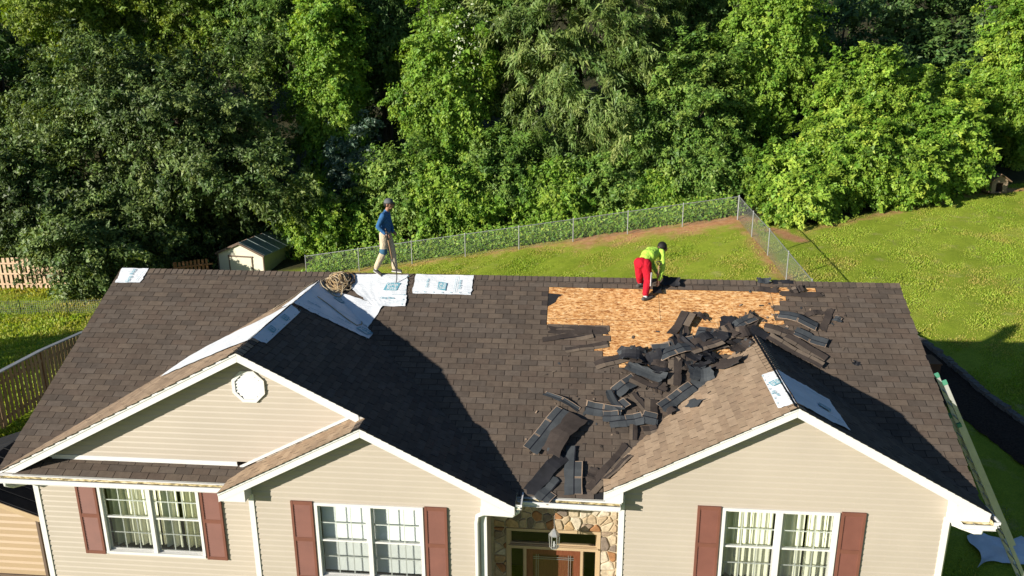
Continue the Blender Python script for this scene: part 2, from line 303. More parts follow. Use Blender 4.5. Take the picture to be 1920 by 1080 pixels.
mbx = MB(); slab(mbx, P1R, F1+.01, -.05, 0, t2); slab(mbx, P1R, F2+.01, -2.3, t2, (xr1-X1)*C1); roof_1r = mbx.build('roof', [FELT, SOFF], house)
roof_2l = roofpart('roof', [(F2+.01, Y1-.004, 0, (X2+4.41)*C1)], P2L)
roof_3l = roofpart('roof', [(F3+.01, -1.2, 0, (X3-2.52)*C3)], P3L); roof_3r = roofpart('roof', [(F3+.01, -1.2, 0, (XR-X3)*C3)], P3R)
# ---- bare wood deck where shingles are gone: outline in (x, distance below the ridge)
OSBP = [(1.29, .37), (3.27, .39), (6.31, .29), (6.38, .2), (7.3, .19), (7.24, .33), (6.46, .43), (6.29, .57), (6.27, 1.35), (5.65, 1.9), (4.3, 2.6), (3.15, 2.6), (2.61, 2.48), (2.44, 2.13), (2.61, 1.49), (1.32, 1.5)]
def inpoly(x, y, P=OSBP):
    c = False; j = len(P)-1
    for i in range(len(P)):
        if (P[i][1] > y) != (P[j][1] > y) and x < (P[j][0]-P[i][0])*(y-P[i][1])/(P[j][1]-P[i][1])+P[i][0]: c = not c
        j = i
    return c
for (u0, u1, t0, t1) in ((1.0, 3.733, .10, 1.282), (3.742, 6.173, .10, 1.282), (6.182, 7.6, .10, 1.282), (1.0, 2.498, 1.291, 2.508), (2.507, 4.938, 1.291, 2.508), (4.947, 6.6, 1.291, 2.508), (2.3, 4.6, 2.517, 2.9)):
    mb = MB(); q = [(u0, t0), (u1, t0), (u1, t1), (u0, t1)]; mb.hexa([pp(PM, *k, -.001) for k in q], [pp(PM, *k, .0010) for k in q]); mb.build('deck_panel', OSB, roof_main)
TW, TX = .3333, .1433
def tabmesh(mat):
    mb = MB(); w = TW-.011; h = [(0, -.025, .002), (w, -.025, .002), (w, TX, .0115), (0, TX, .0115)]
    mb.poly([(x, -y, z) for x, y, z in h], 0); b = [(x, -y, z-.011) for x, y, z in h]; t = [(x, -y, z) for x, y, z in h]
    for i, j in ((1, 2), (2, 3), (3, 0)): mb.poly([b[i], b[j], t[j], t[i]], 1)
    return mb.mesh('shingle', [mat, EDGE])
tabm = {m.name: tabmesh(m) for m in SH+SHL}
cand = []; field = MB(); FM = SH+SHL+[DKS, EDGE]
rr = random.Random(3)
def addtab(P, mi, u0, u1, t0, t1, up=0):
    h = [(u0, t0-.025, .002), (u1, t0-.025, .002), (u1, t1, .0115), (u0, t1, .0115)]; l = rr.uniform(-.0015, .002)+up
    T = [pp(P, a, b, c+l) for a, b, c in h]; B = [pp(P, a, b, c-.011) for a, b, c in h]
    field.poly(T, mi)
    if P is PM and .9 < u0 < 7.7 and t0 < 3: field.poly([pp(P, a, b, .0016) for a, b in ((u0-.012, t0), (u1+.012, t0), (u1+.012, t1), (u0-.012, t1))], len(FM)-1)
    for i, j in ((1, 2), (2, 3), (3, 0)): field.poly([B[i], B[j], T[j], T[i]], len(FM)-1)
def lay(P, parent, tmax, ulim, skip, mats, off):
    nrow = int(round(tmax/TX)); st = tmax-nrow*TX
    for k in range(nrow):
        t0 = st+k*TX; t1 = t0+TX; lo, hi = ulim((t0+t1)/2)
        if hi-lo < .05: continue
        ph = ((k % 2)*.5+.03*math.sin(k*1.7)+off)*TW
        i = math.floor((lo-ph)/TW)
        while ph+i*TW < hi:
            a = ph+i*TW; u0, u1 = max(a, lo), min(a+TW-.011, hi); i += 1
            if u1-u0 < .03: continue
            mi = rr.choice(mats)
            if P is PM and .33 < (t0+t1)/2 < 1.5 and u0 < 1.29 < u1: addtab(P, 10 if k % 2 else mi, u0, 1.29, t0, t1); continue
            if skip((u0+u1)/2, (t0+t1)/2): continue
            if u1-u0 > TW-.012:
                c = pp(P, (u0+u1)/2, (t0+t1)/2, .01)
                q = [project(pp(P, *k_)) for k_ in ((u0, t0), (u1, t0), (u1, t1), (u0, t1))]
                A = abs(sum(q[i_][0]*q[(i_+1) % 4][1]-q[(i_+1) % 4][0]*q[i_][1] for i_ in range(4)))/2
                cx, cy = project(c)[:2]
                vis = 0 < cx < 1920 and 0 < cy < 1080 and P['n'].dot(Vector(CAM)-c) > 0
                cand.append((A if vis else 0, P, parent, mi, u0, u1, t0, t1))
            else: addtab(P, mi, u0, u1, t0, t1)
def z1(x): return -H1-S1*abs(x-X1)
def z3(x): return -H3-S3*abs(x-X3)
def skipm(u, t):
    y = -t/CM; z = MS*y
    if inpoly(u, t): return True
    if X1-5 < u < .94 and z1(u) > z+.16 and y > F1+.35: return True
    if 2.5 < u < XR and z3(u) > z+.16: return True
    if 2.86 < u < 8.7 and y < -4.52: return True
    return -3.9 < u < .3 and y < -4.45
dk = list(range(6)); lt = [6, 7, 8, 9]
lay(PM, roof_main, TE, lambda t: (XL-.02, XR+.02), skipm, dk, 0)
lay(P1L, roof_1l, tl1+.02, lambda t: (F1-.03, min(-.1, z1(X1-t/C1)/MS+.15)), lambda u, t: False, lt, .2)
lay(P1R, roof_1r, (xr1-X1)*C1+.02, lambda t: (F1-.03 if X1+t/C1 < X2 else F2-.03, min(-.1, z1(X1+t/C1)/MS+.15)), lambda u, t: False, dk, .4)
lay(P2L, roof_2l, (X2+4.41)*C1+.02, lambda t: (F2-.03, Y1-.01), lambda u, t: False, lt, .1)
lay(P3L, roof_3l, (X3-2.52)*C3+.02, lambda t: (F3-.03, min(-1.25, z3(X3-t/C3)/MS+.15)), lambda u, t: False, lt, .3)
lay(P3R, roof_3r, (XR-X3)*C3+.02, lambda t: (F3-.03, min(-1.25, z3(X3+t/C3)/MS+.15)), lambda u, t: False, dk, .6)
cand.sort(key=lambda c: -c[0])
for q, (A, P, parent, mi, u0, u1, t0, t1) in enumerate(cand):
    if q < 300:
        R = Matrix((P['u'], -P['v'], P['n'])).transposed().to_4x4(); M = Matrix.Translation(pp(P, u0, t0, rr.uniform(-.0015, .002))) @ R
        child(parent, 'shingle', tabm[FM[mi].name], M)
    else: addtab(P, mi, u0, u1, t0, t1)
# ---- ridge caps
def caps(a, b, Pa, Pb, mats, wide=.14, gap=lambda s: False):
    a, b = Vector(a), Vector(b); L = (b-a).length; d = (b-a)/L; k = 0; s = 0
    while s < L-.02:
        e = min(s+TX, L); 
        if not gap((a+d*s)):
            mi = rr.choice(mats); p0, p1 = a+d*max(0, s-.03), a+d*e; h0, h1 = .012, .024
            up = Vector((0, 0, 1)); A = [p0+up*h0, p1+up*h1]; l = [p0+Pa['v']*wide+Pa['n']*h0, p1+Pa['v']*wide+Pa['n']*h1]; r = [p0+Pb['v']*wide+Pb['n']*h0, p1+Pb['v']*wide+Pb['n']*h1]
            field.poly([A[0], A[1], l[1], l[0]], mi); field.poly([A[1], A[0], r[0], r[1]], mi)
            dn = Vector((0, 0, -.02)); field.poly([A[1], l[1], l[1]+dn, A[1]+dn], len(FM)-1); field.poly([r[1], A[1], A[1]+dn, r[1]+dn], len(FM)-1)
            for w in (l, r): field.poly([w[0], w[1], w[1]+dn*.6, w[0]+dn*.6], len(FM)-1)
        s += TX
caps((XL-.02, 0, 0), (XR+.02, 0, 0), PM, PB, dk, .15, lambda p: 5.9 < p.x < 6.3)
caps((X1, -.15, -H1), (X1, F1-.03, -H1), P1L, P1R, lt+dk); caps((X2, F1-.1, -H2), (X2, F2-.03, -H2), P2L, P1R, lt+dk); caps((X3, -1.35, -H3), (X3, F3-.03, -H3), P3L, P3R, lt)
fo = field.build('shingle_field', FM, house); fo['kind'] = 'stuff'
# back slope covering
mb = MB()
for k in range(38): mb.hexa([pp(PB, *q, .001) for q in ((XL, k*TX), (XR, k*TX), (XR, k*TX+TX), (XL, k*TX+TX))], [pp(PB, *q) for q in ((XL, k*TX, .003), (XR, k*TX, .003), (XR, k*TX+TX, .011), (XL, k*TX+TX, .011))])
mb.build('shingle_course', SH[1], house)
# ---- rakes, soffits, returns
def rake(xa, za, xb, zb, yf, name='rake_board'):
    mb = MB(); h = .185; sl = .012
    mb.hexa([(xa, yf, za-sl), (xb, yf, zb-sl), (xb, yf, zb-h), (xa, yf, za-h)], [(xa, yf+.028, za-sl), (xb, yf+.028, zb-sl), (xb, yf+.028, zb-h), (xa, yf+.028, za-h)])
    mb.hexa([(xa, yf-.012, za-.01), (xb, yf-.012, zb-.01), (xb, yf-.012, zb-.05), (xa, yf-.012, za-.05)], [(xa, yf-.001, za-.01), (xb, yf-.001, zb-.01), (xb, yf-.001, zb-.05), (xa, yf-.001, za-.05)])
    return mb.build(name, WHITE, house)
g = .0015
rake(XL-.01, z1(XL-.01), X1-g, z1(X1), F1); rake(X1+g, z1(X1), X2-.12, z1(X2-.12), F1); rake(-4.43, -H2-S1*(X2+4.43), X2-g, -H2, F2); rake(X2+g, -H2, .95, z1(.95), F2)
rake(2.5, z3(2.5), X3-g, -H3, F3); rake(X3+g, -H3, XR+.01, z3(XR+.01), F3)
def soffit(xa, za, xb, zb, y0, y1):
    mb = MB(); mb.hexa([(xa, y0, za-.172), (xb, y0, zb-.172), (xb, y1, zb-.172), (xa, y1, za-.172)], [(xa, y0, za-.16), (xb, y0, zb-.16), (xb, y1, zb-.16), (xa, y1, za-.16)]); mb.build('soffit', SOFF, house)
soffit(XL, z1(XL), X1, z1(X1), F1+.03, Y1); soffit(X1, z1(X1), X2, z1(X2), F1+.03, Y1); soffit(-4.4, -H2-S1*(X2+4.4), X2, -H2, F2+.03, Y2); soffit(X2, -H2, .93, z1(.93), F2+.03, Y2); soffit(2.53, z3(2.53), X3, -H3, F3+.03, Y3); soffit(X3, -H3, XR, z3(XR), F3+.03, Y3)
def ret(pts, y0, y1):
    mb = MB(); mb.hexa([(x, y0, z) for x, z in pts], [(x, y1, z) for x, z in pts]); mb.build('eave_return', WHITE, house)
ret([(.36, z1(.36)-.19), (.93, z1(.93)-.19), (.93, -2.90), (.36, -2.90)], F2+.004, Y2+.05); ret([(-4.40, -2.86), (-3.93, -2.86), (-3.93, -H2-S1*(X2+3.93)-.19), (-4.40, -H2-S1*(X2+4.40)-.16)], F2+.004, Y1)
ret([(2.53, -2.70), (2.84, -2.70), (2.84, z3(2.84)-.19), (2.53, z3(2.53)-.15)], F3+.004, Y3+.03); ret([(8.42, z3(8.42)-.19), (8.97, z3(8.97)-.15), (8.97, -2.86), (8.42, -2.86)], F3+.004, Y3+.05)
# ---- siding, board by board
SE = .114
def siding(Y, zb, zt, xl, xr, holes, mat=SIDE, name='wall'):
    mb = MB(); zs = np.linspace(zb, zt, 12)
    bk = [(xl(z), Y+.012, z) for z in zs]+[(xr(z), Y+.012, z) for z in zs[::-1]]
    segs = sorted(set([zb, zt]+[h[2] for h in holes]+[h[3] for h in holes]+list(zs)))
    for z0, z1_ in zip(segs[:-1], segs[1:]):
        zm = (z0+z1_)/2; cuts = sorted([(h[0], h[1]) for h in holes if h[2] < zm < h[3]]); a = [xl(z0), xl(z1_)]
        for c0, c1 in cuts+[(None, None)]:
            b = [xr(z0), xr(z1_)] if c0 is None else [c0, c0]
            if min(b) > min(a): mb.hexa([(a[0], Y+.004, z0), (b[0], Y+.004, z0), (b[1], Y+.004, z1_), (a[1], Y+.004, z1_)], [(a[0], Y+.09, z0), (b[0], Y+.09, z0), (b[1], Y+.09, z1_), (a[1], Y+.09, z1_)])
            a = [c1, c1] if c1 is not None else a
    w = mb.build(name, mat, house)
    z = zb
    while z < zt-.01:
        zt_ = min(z+SE, zt); prof = [(z, -.014), (z+(zt_-z)*.60, -.011), (z+(zt_-z)*.85, -.002), (zt_, -.002)]; zm = (z+zt_)/2
        cuts = sorted([(h[0], h[1]) for h in holes if h[2] < zm < h[3]]); a = None
        for c0, c1 in cuts+[(None, None)]:
            f0 = xl if a is None else (lambda q, a=a: a); f1 = xr if c0 is None else (lambda q, c0=c0: c0)
            if f1(zm)-f0(zm) > .03:
              xs = f0(zm)+(f1(zm)-f0(zm))*rr.uniform(.2, .8); cutp = [(f0, (lambda q, xs=xs: xs+.02), 0), ((lambda q, xs=xs: xs), f1, -.0022)] if f1(zm)-f0(zm) > 1.6 else [(f0, f1, 0)]
              for f0_, f1_, dy in cutp:
                mb = MB(); L = [(f0_(q), Y+y+dy, q) for q, y in prof]; R = [(max(f1_(q), f0_(q)+.005), Y+y+dy, q) for q, y in prof]
                for i in range(3): mb.poly([L[i], R[i], R[i+1], L[i+1]])
                mb.poly([(L[0][0], Y+.003, z), (R[0][0], Y+.003, z), R[0], L[0]]); mb.poly([L[0], L[1], L[2], L[3], (L[3][0], Y+.003, zt_), (L[0][0], Y+.003, z)]); mb.poly([R[3], R[2], R[1], R[0], (R[0][0], Y+.003, z), (R[3][0], Y+.003, zt_)])
                mb.build('siding_board', mat, w)
            a = c1
        z += SE
    return w
ZB = -6.3
W1 = (-7.23, -5.19, -4.58, -2.97); W2 = (-2.76, -.74, -4.58, -2.97); W3 = (4.62, 6.64, -4.47, -2.87)
siding(Y1, ZB, -2.62, lambda z: -8.5, lambda z: -3.965, [W1])
siding(Y1, -2.44, z1(X1)-.2, lambda z: max(-8.5, X1-(-z-H1-.13)/S1), lambda z: min(X2, X1+(-z-H1-.13)/S1), [])
siding(Y2, ZB, -H2-.2, lambda z: max(-3.96, X2-(-z-H2-.13)/S1), lambda z: min(.38, X2+(-z-H2-.13)/S1), [W2])
siding(Y3, ZB, -H3-.2, lambda z: max(2.83, X3-(-z-H3-.13)/S3), lambda z: min(8.45, X3+(-z-H3-.13)/S3), [W3])
mb = MB(); mb.bb(-3.959, -3.87, Y2+.01, Y1+.1, ZB, -2.7); mb.build('wall', SIDE, house)
mb = MB(); mb.bb(.29, .379, Y2+.01, YE+.02, ZB, -2.75); mb.build('wall', SIDE, house)
mb = MB(); mb.bb(2.831, 2.92, Y3+.01, YE+.02, ZB, -2.75); mb.build('wall', SIDE, house)
for x0, x1 in ((-8.5, -8.41), (8.36, 8.45)):
    mb = MB(); y0 = (Y1 if x0 < 0 else Y3)+.1; mb.hexa([(x0, y0, ZB), (x0, 4.6, ZB), (x0, 4.6, -2.63), (x0, 0, -.11), (x0, y0, zmain(y0)-.12)], [(x1, y0, ZB), (x1, 4.6, ZB), (x1, 4.6, -2.63), (x1, 0, -.11), (x1, y0, zmain(y0)-.12)]); mb.build('wall', SIDE, house)
mb = MB(); mb.bb(-8.5, 8.45, 4.601, 4.69, ZB, -2.6); mb.build('wall', SIDE, house)
def corner(x0, x1, Y, z1_, name='corner_post'):
    mb = MB(); mb.bb(x0, x1, Y-.028, Y+.07, ZB, z1_); mb.build(name, WHITE, house)
corner(-8.545, -8.44, Y1, -2.75); corner(-4.0, -3.9, Y2, -2.86); corner(.31, .42, Y2, -2.90); corner(2.79, 2.89, Y3, -2.70); corner(8.39, 8.495, Y3, -2.86)
mb = MB(); mb.bb(-8.1, -4.35, Y1-.03, Y1+.02, -2.50, -2.442); mb.hexa([(-8.05, Y1-.016, -2.56), (-4.35, Y1-.016, -2.56), (-4.35, Y1-.016, -2.504), (-8.05, Y1-.016, -2.504)], [(-8.05, Y1+.02, -2.56), (-4.35, Y1+.02, -2.56), (-4.35, Y1+.02, -2.504), (-8.05, Y1+.02, -2.504)]); mb.build('frieze_trim', WHITE, house)
mb = MB(); za = -H2-S1*(X2+4.25); mb.hexa([(-4.3, Y1-.03, za+.02), (X2-.2, Y1-.03, -H2-S1*.2+.02), (X2-.2, Y1-.03, -H2-S1*.2+.075), (-4.3, Y1-.03, za+.075)], [(-4.3, Y1-.012, za+.02), (X2-.2, Y1-.012, -H2-S1*.2+.02), (X2-.2, Y1-.012, -H2-S1*.2+.075), (-4.3, Y1-.012, za+.075)]); mb.build('wall_flashing', WHITE, house)
# ---- octagonal vent
mb = MB(); vc = (-3.965, -.90); O = lambda r, y: [(vc[0]+r*math.cos(math.pi/8+k*math.pi/4), y, vc[1]+r*math.sin(math.pi/8+k*math.pi/4)) for k in range(8)]
for k in range(8):
    j = (k+1) % 8; A, B, C_, D = O(.33, Y1-.05), O(.265, Y1-.05), O(.33, Y1+.0), O(.265, Y1-.0); mb.hexa([C_[k], C_[j], D[j], D[k]], [A[k], A[j], B[j], B[k]])
vent = mb.build('gable_vent', WHITE, house); mb = MB(); mb.poly(O(.27, Y1-.004)); mb.build('vent_back', DARK, vent)
for k in range(8):
    z = vc[1]-.21+k*.06; hw = min(.245, .265*math.cos(math.pi/8)/1-.0, (.343-abs(z-vc[1]))*1.0); mb = MB(); mb.hexa([(vc[0]-hw, Y1-.042, z-.028), (vc[0]+hw, Y1-.042, z-.028), (vc[0]+hw, Y1-.035, z-.034), (vc[0]-hw, Y1-.035, z-.034)], [(vc[0]-hw, Y1-.012, z+.034), (vc[0]+hw, Y1-.012, z+.034), (vc[0]+hw, Y1-.006, z+.03), (vc[0]-hw, Y1-.006, z+.03)]); mb.build('vent_slat', WHITE, vent)
# ---- windows, shutters
def window(W, Y):
    x0, x1, z0, z1_ = W; mb = MB(); f = .055; yf = Y-.04; yb = Y+.09
    mb.bb(x0, x1, yf, yb, z1_-f, z1_); mb.bb(x0, x1, yf-.012, yb, z0, z0+f); mb.bb(x0, x0+f, yf, yb, z0+f, z1_-f); mb.bb(x1-f, x1, yf, yb, z0+f, z1_-f); xm = (x0+x1)/2; mb.bb(xm-.04, xm+.04, yf+.003, yb, z0+f, z1_-f)
    w = mb.build('window', WHITE, house); zm = (z0+z1_)/2
    for a, b in ((x0+f, xm-.04), (xm+.04, x1-f)):
        for up in (1, 0):
            c, d = (zm-.012, z1_-f) if up else (z0+f, zm+.012); ys = Y+.0 if up else Y+.035; r = .03; mb = MB()
            mb.bb(a, b, ys, ys+.03, d-r, d); mb.bb(a, b, ys, ys+.03, c, c+r); mb.bb(a, a+r, ys, ys+.03, c+r, d-r); mb.bb(b-r, b, ys, ys+.03, c+r, d-r); mb.build('sash', WHITE, w)
            mb = MB(); mb.bb(a+r, b-r, ys+.012, ys+.016, c+r, d-r); mb.build('pane', GLASS, w)
            for k in (1, 2): mb = MB(); x = a+r+(b-a-2*r)*k/3; mb.bb(x-.009, x+.009, ys+.020, ys+.028, c+r, d-r); mb.build('muntin', WHITE, w)
            mb = MB(); z = (c+d)/2; mb.bb(a+r, b-r, ys+.0185, ys+.0195+.010, z-.009, z+.009); mb.build('muntin', WHITE, w)
            if not up: mb = MB(); mb.bb(a+.008, b-.008, Y+.006, Y+.0075, c+.01, d-.03); mb.build('insect_screen', SCREEN, w)
    mb = MB(); rx0, rx1, ry, rz0, rz1 = x0-.6, x1+.6, Y+2.6, z0-.8, z1_+.02
    mb.poly([(rx0, ry, rz0), (rx1, ry, rz0), (rx1, ry, rz1), (rx0, ry, rz1)]); mb.poly([(rx0, Y+.1, rz0), (rx1, Y+.1, rz0), (rx1, ry, rz0), (rx0, ry, rz0)]); mb.poly([(rx0, Y+.1, rz1), (rx1, Y+.1, rz1), (rx1, ry, rz1), (rx0, ry, rz1)])
    for x in (rx0, rx1): mb.poly([(x, Y+.1, rz0), (x, ry, rz0), (x, ry, rz1), (x, Y+.1, rz1)])
    mb.build('room', ROOM, house)
def shutter(x0, x1, z0, z1_, Y):
    mb = MB(); ya, yb = Y-.05, Y-.016; f = .045; zm = z0+(z1_-z0)*.52
    for a, b in ((x0, x0+f), (x1-f, x1)): mb.bb(a, b, ya, yb, z0, z1_)
    for a, b in ((z0, z0+.07), (zm-.04, zm+.04), (z1_-.07, z1_)): mb.bb(x0+f, x1-f, ya+.003, yb, a, b)
    mb.bb(x0+f, x1-f, yb-.006, yb+.002, z0+.05, z1_-.05); s = mb.build('shutter', SHUT, house)
    mb = MB()
    for a, b in ((z0+.07, zm-.04), (zm+.04, z1_-.07)):
        n = int((b-a)/.034)
        for k in range(n):
            z = a+(k+.5)*(b-a)/n; mb.hexa([(x0+f, ya+.006, z-.014), (x1-f, ya+.006, z-.014), (x1-f, ya+.012, z-.018), (x0+f, ya+.012, z-.018)], [(x0+f, yb-.01, z+.012), (x1-f, yb-.01, z+.012), (x1-f, yb-.006, z+.008), (x0+f, yb-.006, z+.008)])
    mb.build('louvre_panel', SHUT, s)
for W, Y in ((W1, Y1), (W2, Y2), (W3, Y3)): window(W, Y); shutter(W[0]-.44, W[0]-.03, W[2]-.02, W[3]+.02, Y); shutter(W[1]+.03, W[1]+.44, W[2]-.02, W[3]+.02, Y)
# ---- gutters
def gutter(a, b, out, name='gutter'):
    a, b, out = Vector(a), Vector(b), Vector(out); d = (b-a).normalized(); up = Vector((0, 0, 1)); mb = MB(); w, h, th = .115, .095, .008
    def bx(o0, o1, z0, z1_, mi): mb.hexa([a+out*o0+up*z0, b+out*o0+up*z0, b+out*o1+up*z0, a+out*o1+up*z0], [a+out*o0+up*z1_, b+out*o0+up*z1_, b+out*o1+up*z1_, a+out*o1+up*z1_], mi)
    bx(0, th, -h, 0, 1); bx(th, w, -h, -h+th, 0); bx(w-.03, w-.03+th, -h+th, -.04, 0); bx(w-.03+th, w, -.045, -.037, 0); bx(w, w+th, -.045, .004, 0); bx(w-.016, w, -.004, .004, 0); bx(th, w-.031, -h+th+.001, -h+th+.02, 1)
    for e, s in ((a, 1), (b, -1)):
        p, q = e+d*s*.001, e+d*s*.008; r = [(0, -h), (w-.03, -h), (w-.03, -.045), (w, -.045), (w, 0), (0, 0)]; mb.hexa([p+out*i+up*j for i, j in r], [q+out*i+up*j for i, j in r])
    o = mb.build(name, [WHITE, DIRTYW], house); L = (b-a).length
    for k in range(int(L/.9)+1):
        p = a+d*(.2+k*.9)
        if (p-a).length < L-.1: mb = MB(); mb.bar(p+up*-.012, p+out*w+up*-.006, .012, .006); mb.build('hanger', GALV, o)
    return o
zg = MS*EAVE-.03
gutter((XL-.05, EAVE-.035, zg), (-4.45, EAVE-.035, zg), (0, -1, 0)); gutter((.98, EAVE-.035, zg+.01), (2.80, EAVE-.035, zg-.02), (0, -1, 0)); gutter((.955, F2+.03, -2.68), (.955, EAVE+.2, -2.68), (1, 0, 0)); gutter((8.52, F3-.0, -2.76), (9.06, F3-.0, -2.76), (0, -1, 0)); gutter((9.0, F3-.1, -2.70), (9.0, -4.6, -2.70), (1, 0, 0))
mb = MB(); mb.bb(XL, -4.4, EAVE-.03, EAVE-.004, zg-.16, zg+.012); mb.build('fascia', WHITE, house); mb = MB(); mb.bb(.96, 2.82, EAVE-.03, EAVE-.004, zg-.16, zg+.012); mb.build('fascia', WHITE, house)
mb = MB(); mb.bb(XL, -4.0, EAVE-.003, Y1, zg-.17, zg-.155); mb.bb(.43, 2.82, EAVE-.003, YE, zg-.17, zg-.155); mb.build('soffit', SOFF, house)
def spout(path, name='downspout'):
    mb = MB(); mb.tube(path, .042, 8); mb.build(name, WHITE, house, True)
spout([(1.0, -5.2, -2.77), (1.0, -5.2, -2.87), (.9, -5.2, -2.95), (.4, -5.13, -2.97), (.27, -5.1, -3.05), (.25, -5.09, -3.2), (.25, -5.09, -6.2)]); spout([(-8.78, -5.0, -2.8), (-8.78, -5.0, -2.92), (-8.72, -4.9, -3.0), (-8.62, -4.66, -3.06), (-8.6, -4.5, -3.15), (-8.6, -4.45, -6.2)]); spout([(8.85, F3-.05, -2.84), (8.85, F3-.05, -2.92), (8.8, -5.0, -2.98), (8.62, -4.85, -2.98), (8.56, -4.6, -3.08), (8.56, -4.55, -6.2)])
# ---- stone entry
mb = MB(); mb.bb(.38, 2.83, YE, YE+.12, -3.93, -2.7); mb.bb(.38, .68, YE, YE+.12, ZB, -3.93); mb.bb(2.50, 2.83, YE, YE+.12, ZB, -3.93); sw = mb.build('stone_wall', MORTAR, house)
def clip(poly, nx_, nz_, c):
    out = []
    for i in range(len(poly)):
        p, q = poly[i], poly[(i+1) % len(poly)]; dp, dq = p[0]*nx_+p[1]*nz_-c, q[0]*nx_+q[1]*nz_-c
        if dp <= 0: out.append(p)
        if (dp < 0) != (dq < 0) and dp != dq: t = dp/(dp-dq); out.append((p[0]+(q[0]-p[0])*t, p[1]+(q[1]-p[1])*t))
    return out
def stones(x0, x1, z0, z1_, s):
    pts = []
    for i in range(int((x1-x0)/s)+1):
        for j in range(int((z1_-z0)/(s*.8))+1): pts.append((x0+(i+.5+rr.uniform(-.42, .42)+(j % 2)*.4)*s, z0+(j+.5+rr.uniform(-.4, .4))*s*.8))
    for p in pts:
        poly = [(x0, z0), (x1, z0), (x1, z1_), (x0, z1_)]
        for q in pts:
            if q is p: continue
            nx_, nz_ = q[0]-p[0], q[1]-p[1]; L = math.hypot(nx_, nz_)
            if L > s*3 or L < 1e-6: continue
            nx_, nz_ = nx_/L, nz_/L; poly = clip(poly, nx_, nz_, (p[0]+q[0])/2*nx_+(p[1]+q[1])/2*nz_-.011)
            if len(poly) < 3: break
        if len(poly) < 3: continue
        cx = sum(a for a, b in poly)/len(poly); cz = sum(b for a, b in poly)/len(poly)
        P2 = []
        for i in range(len(poly)):    # knock the corners off
            a, b = poly[i], poly[(i+1) % len(poly)]; k = rr.uniform(.06, .2); P2 += [(a[0]+(b[0]-a[0])*k, a[1]+(b[1]-a[1])*k), (b[0]+(a[0]-b[0])*k, b[1]+(a[1]-b[1])*k)]
        d = rr.uniform(.018, .04); mb = MB(); mid = [(cx+(a-cx)*.99, YE-d*.6, cz+(b-cz)*.99) for a, b in P2]
        n = len(P2); mb.hexa([(a, YE+.002, b) for a, b in P2], mid); mb.f.pop(1); mb.m.pop(1); mb.hexa(mid, [(cx+(a-cx)*.82, YE-d, cz+(b-cz)*.82) for a, b in P2])
        mb.build('stone', STONE[rr.choice([0, 0, 1, 1, 2, 3, 3, 4, 5, 6])], sw)
stones(.44, 2.80, -3.92, -2.85, .205); stones(.44, .67, -6.25, -3.93, .19); stones(2.51, 2.80, -6.25, -3.93, .2)
mb = MB(); yc = YE-.03
for a, b, c, d in ((.68, 2.50, -3.985, -3.93), (.68, .75, -6.3, -3.985), (2.43, 2.50, -6.3, -3.985), (.75, 2.43, -4.37, -4.28), (1.02, 1.07, -6.3, -4.37), (2.12, 2.17, -6.3, -4.37)): mb.bb(a, b, yc, YE+.1, c, d)
mb.bb(.72, 2.46, yc-.03, yc-.001, -4.32, -4.29); ent = mb.build('door_casing', CASE, house)
for a, b, c, d, nm in ((.75, 2.43, -4.28, -3.985, 'transom_pane'), (.75, 1.02, -6.2, -4.37, 'sidelight_pane'), (2.17, 2.43, -6.2, -4.37, 'sidelight_pane')):
    mb = MB(); mb.bb(a, b, YE+.03, YE+.035, c, d); mb.build(nm, GLASS, ent); mb = MB(); e = .02
    for q in ((a, b, c, c+e), (a, b, d-e, d), (a, a+e, c+e, d-e), (b-e, b, c+e, d-e)): mb.bb(q[0], q[1], YE+.012, YE+.05, q[2], q[3])
    mb.build('glazing_bead', CASE, ent)
mb = MB(); dx0, dx1, dz0, dz1 = 1.075, 2.115, -6.25, -4.385; f = .12
mb.bb(dx0, dx1, YE+.01, YE+.055, dz1-f, dz1); mb.bb(dx0, dx1, YE+.01, YE+.055, dz0, dz0+.3); mb.bb(dx0, dx0+f, YE+.01, YE+.055, dz0+.3, dz1-f); mb.bb(dx1-f, dx1, YE+.01, YE+.055, dz0+.3, dz1-f); dr = mb.build('door', DOOR, house)
mb = MB(); mb.bb(dx0+f, dx1-f, YE+.03, YE+.035, dz0+.3, dz1-f); mb.build('door_pane', GLASS, dr)
mb = MB(); mb.bb(dx0+f, dx1-f, YE+.05, YE+.056, dz0+.3, dz1-f)
for k in range(3):
    for q_ in (0, 1): a_ = dx0+f+.05+q_*.39; mb.bb(a_, a_+.32, YE+.042, YE+.0495, dz1-f-.55*(k+1)+.04, dz1-f-.55*k-.06)
mb.build('door_panel', DOOR, dr)
mb = MB()
for k in (.06, .10): mb.bb(dx0+f+k, dx0+f+k+.008, YE+.02, YE+.029, dz0+.3, dz1-f); mb.bb(dx1-f-k-.008, dx1-f-k, YE+.02, YE+.029, dz0+.3, dz1-f); mb.bb(dx0+f, dx1-f, YE+.0165, YE+.0195, dz1-f-k-.01, dz1-f-k)
mb.build('leading', GALV, dr); mb = MB(); mb.tube([(dx0+.06, YE+.01, -5.35), (dx0+.06, YE-.05, -5.35)], .03, 10); mb.build('handle', GALV, dr)
mb = MB(); mb.bb(.4, 2.8, YE+1.9, YE+1.95, ZB, -3.0); mb.poly([(.4, YE+.12, ZB), (2.8, YE+.12, ZB), (2.8, YE+1.9, ZB), (.4, YE+1.9, ZB)]); mb.poly([(.4, YE+.12, -3.9), (2.8, YE+.12, -3.9), (2.8, YE+1.9, -3.9), (.4, YE+1.9, -3.9)]); mb.build('room', ROOM, house)
mb = MB(); mb.bb(.43, 2.78, Y2-.6, YE, -6.38, -6.27); mb.build('entry_slab', MORTAR, house)
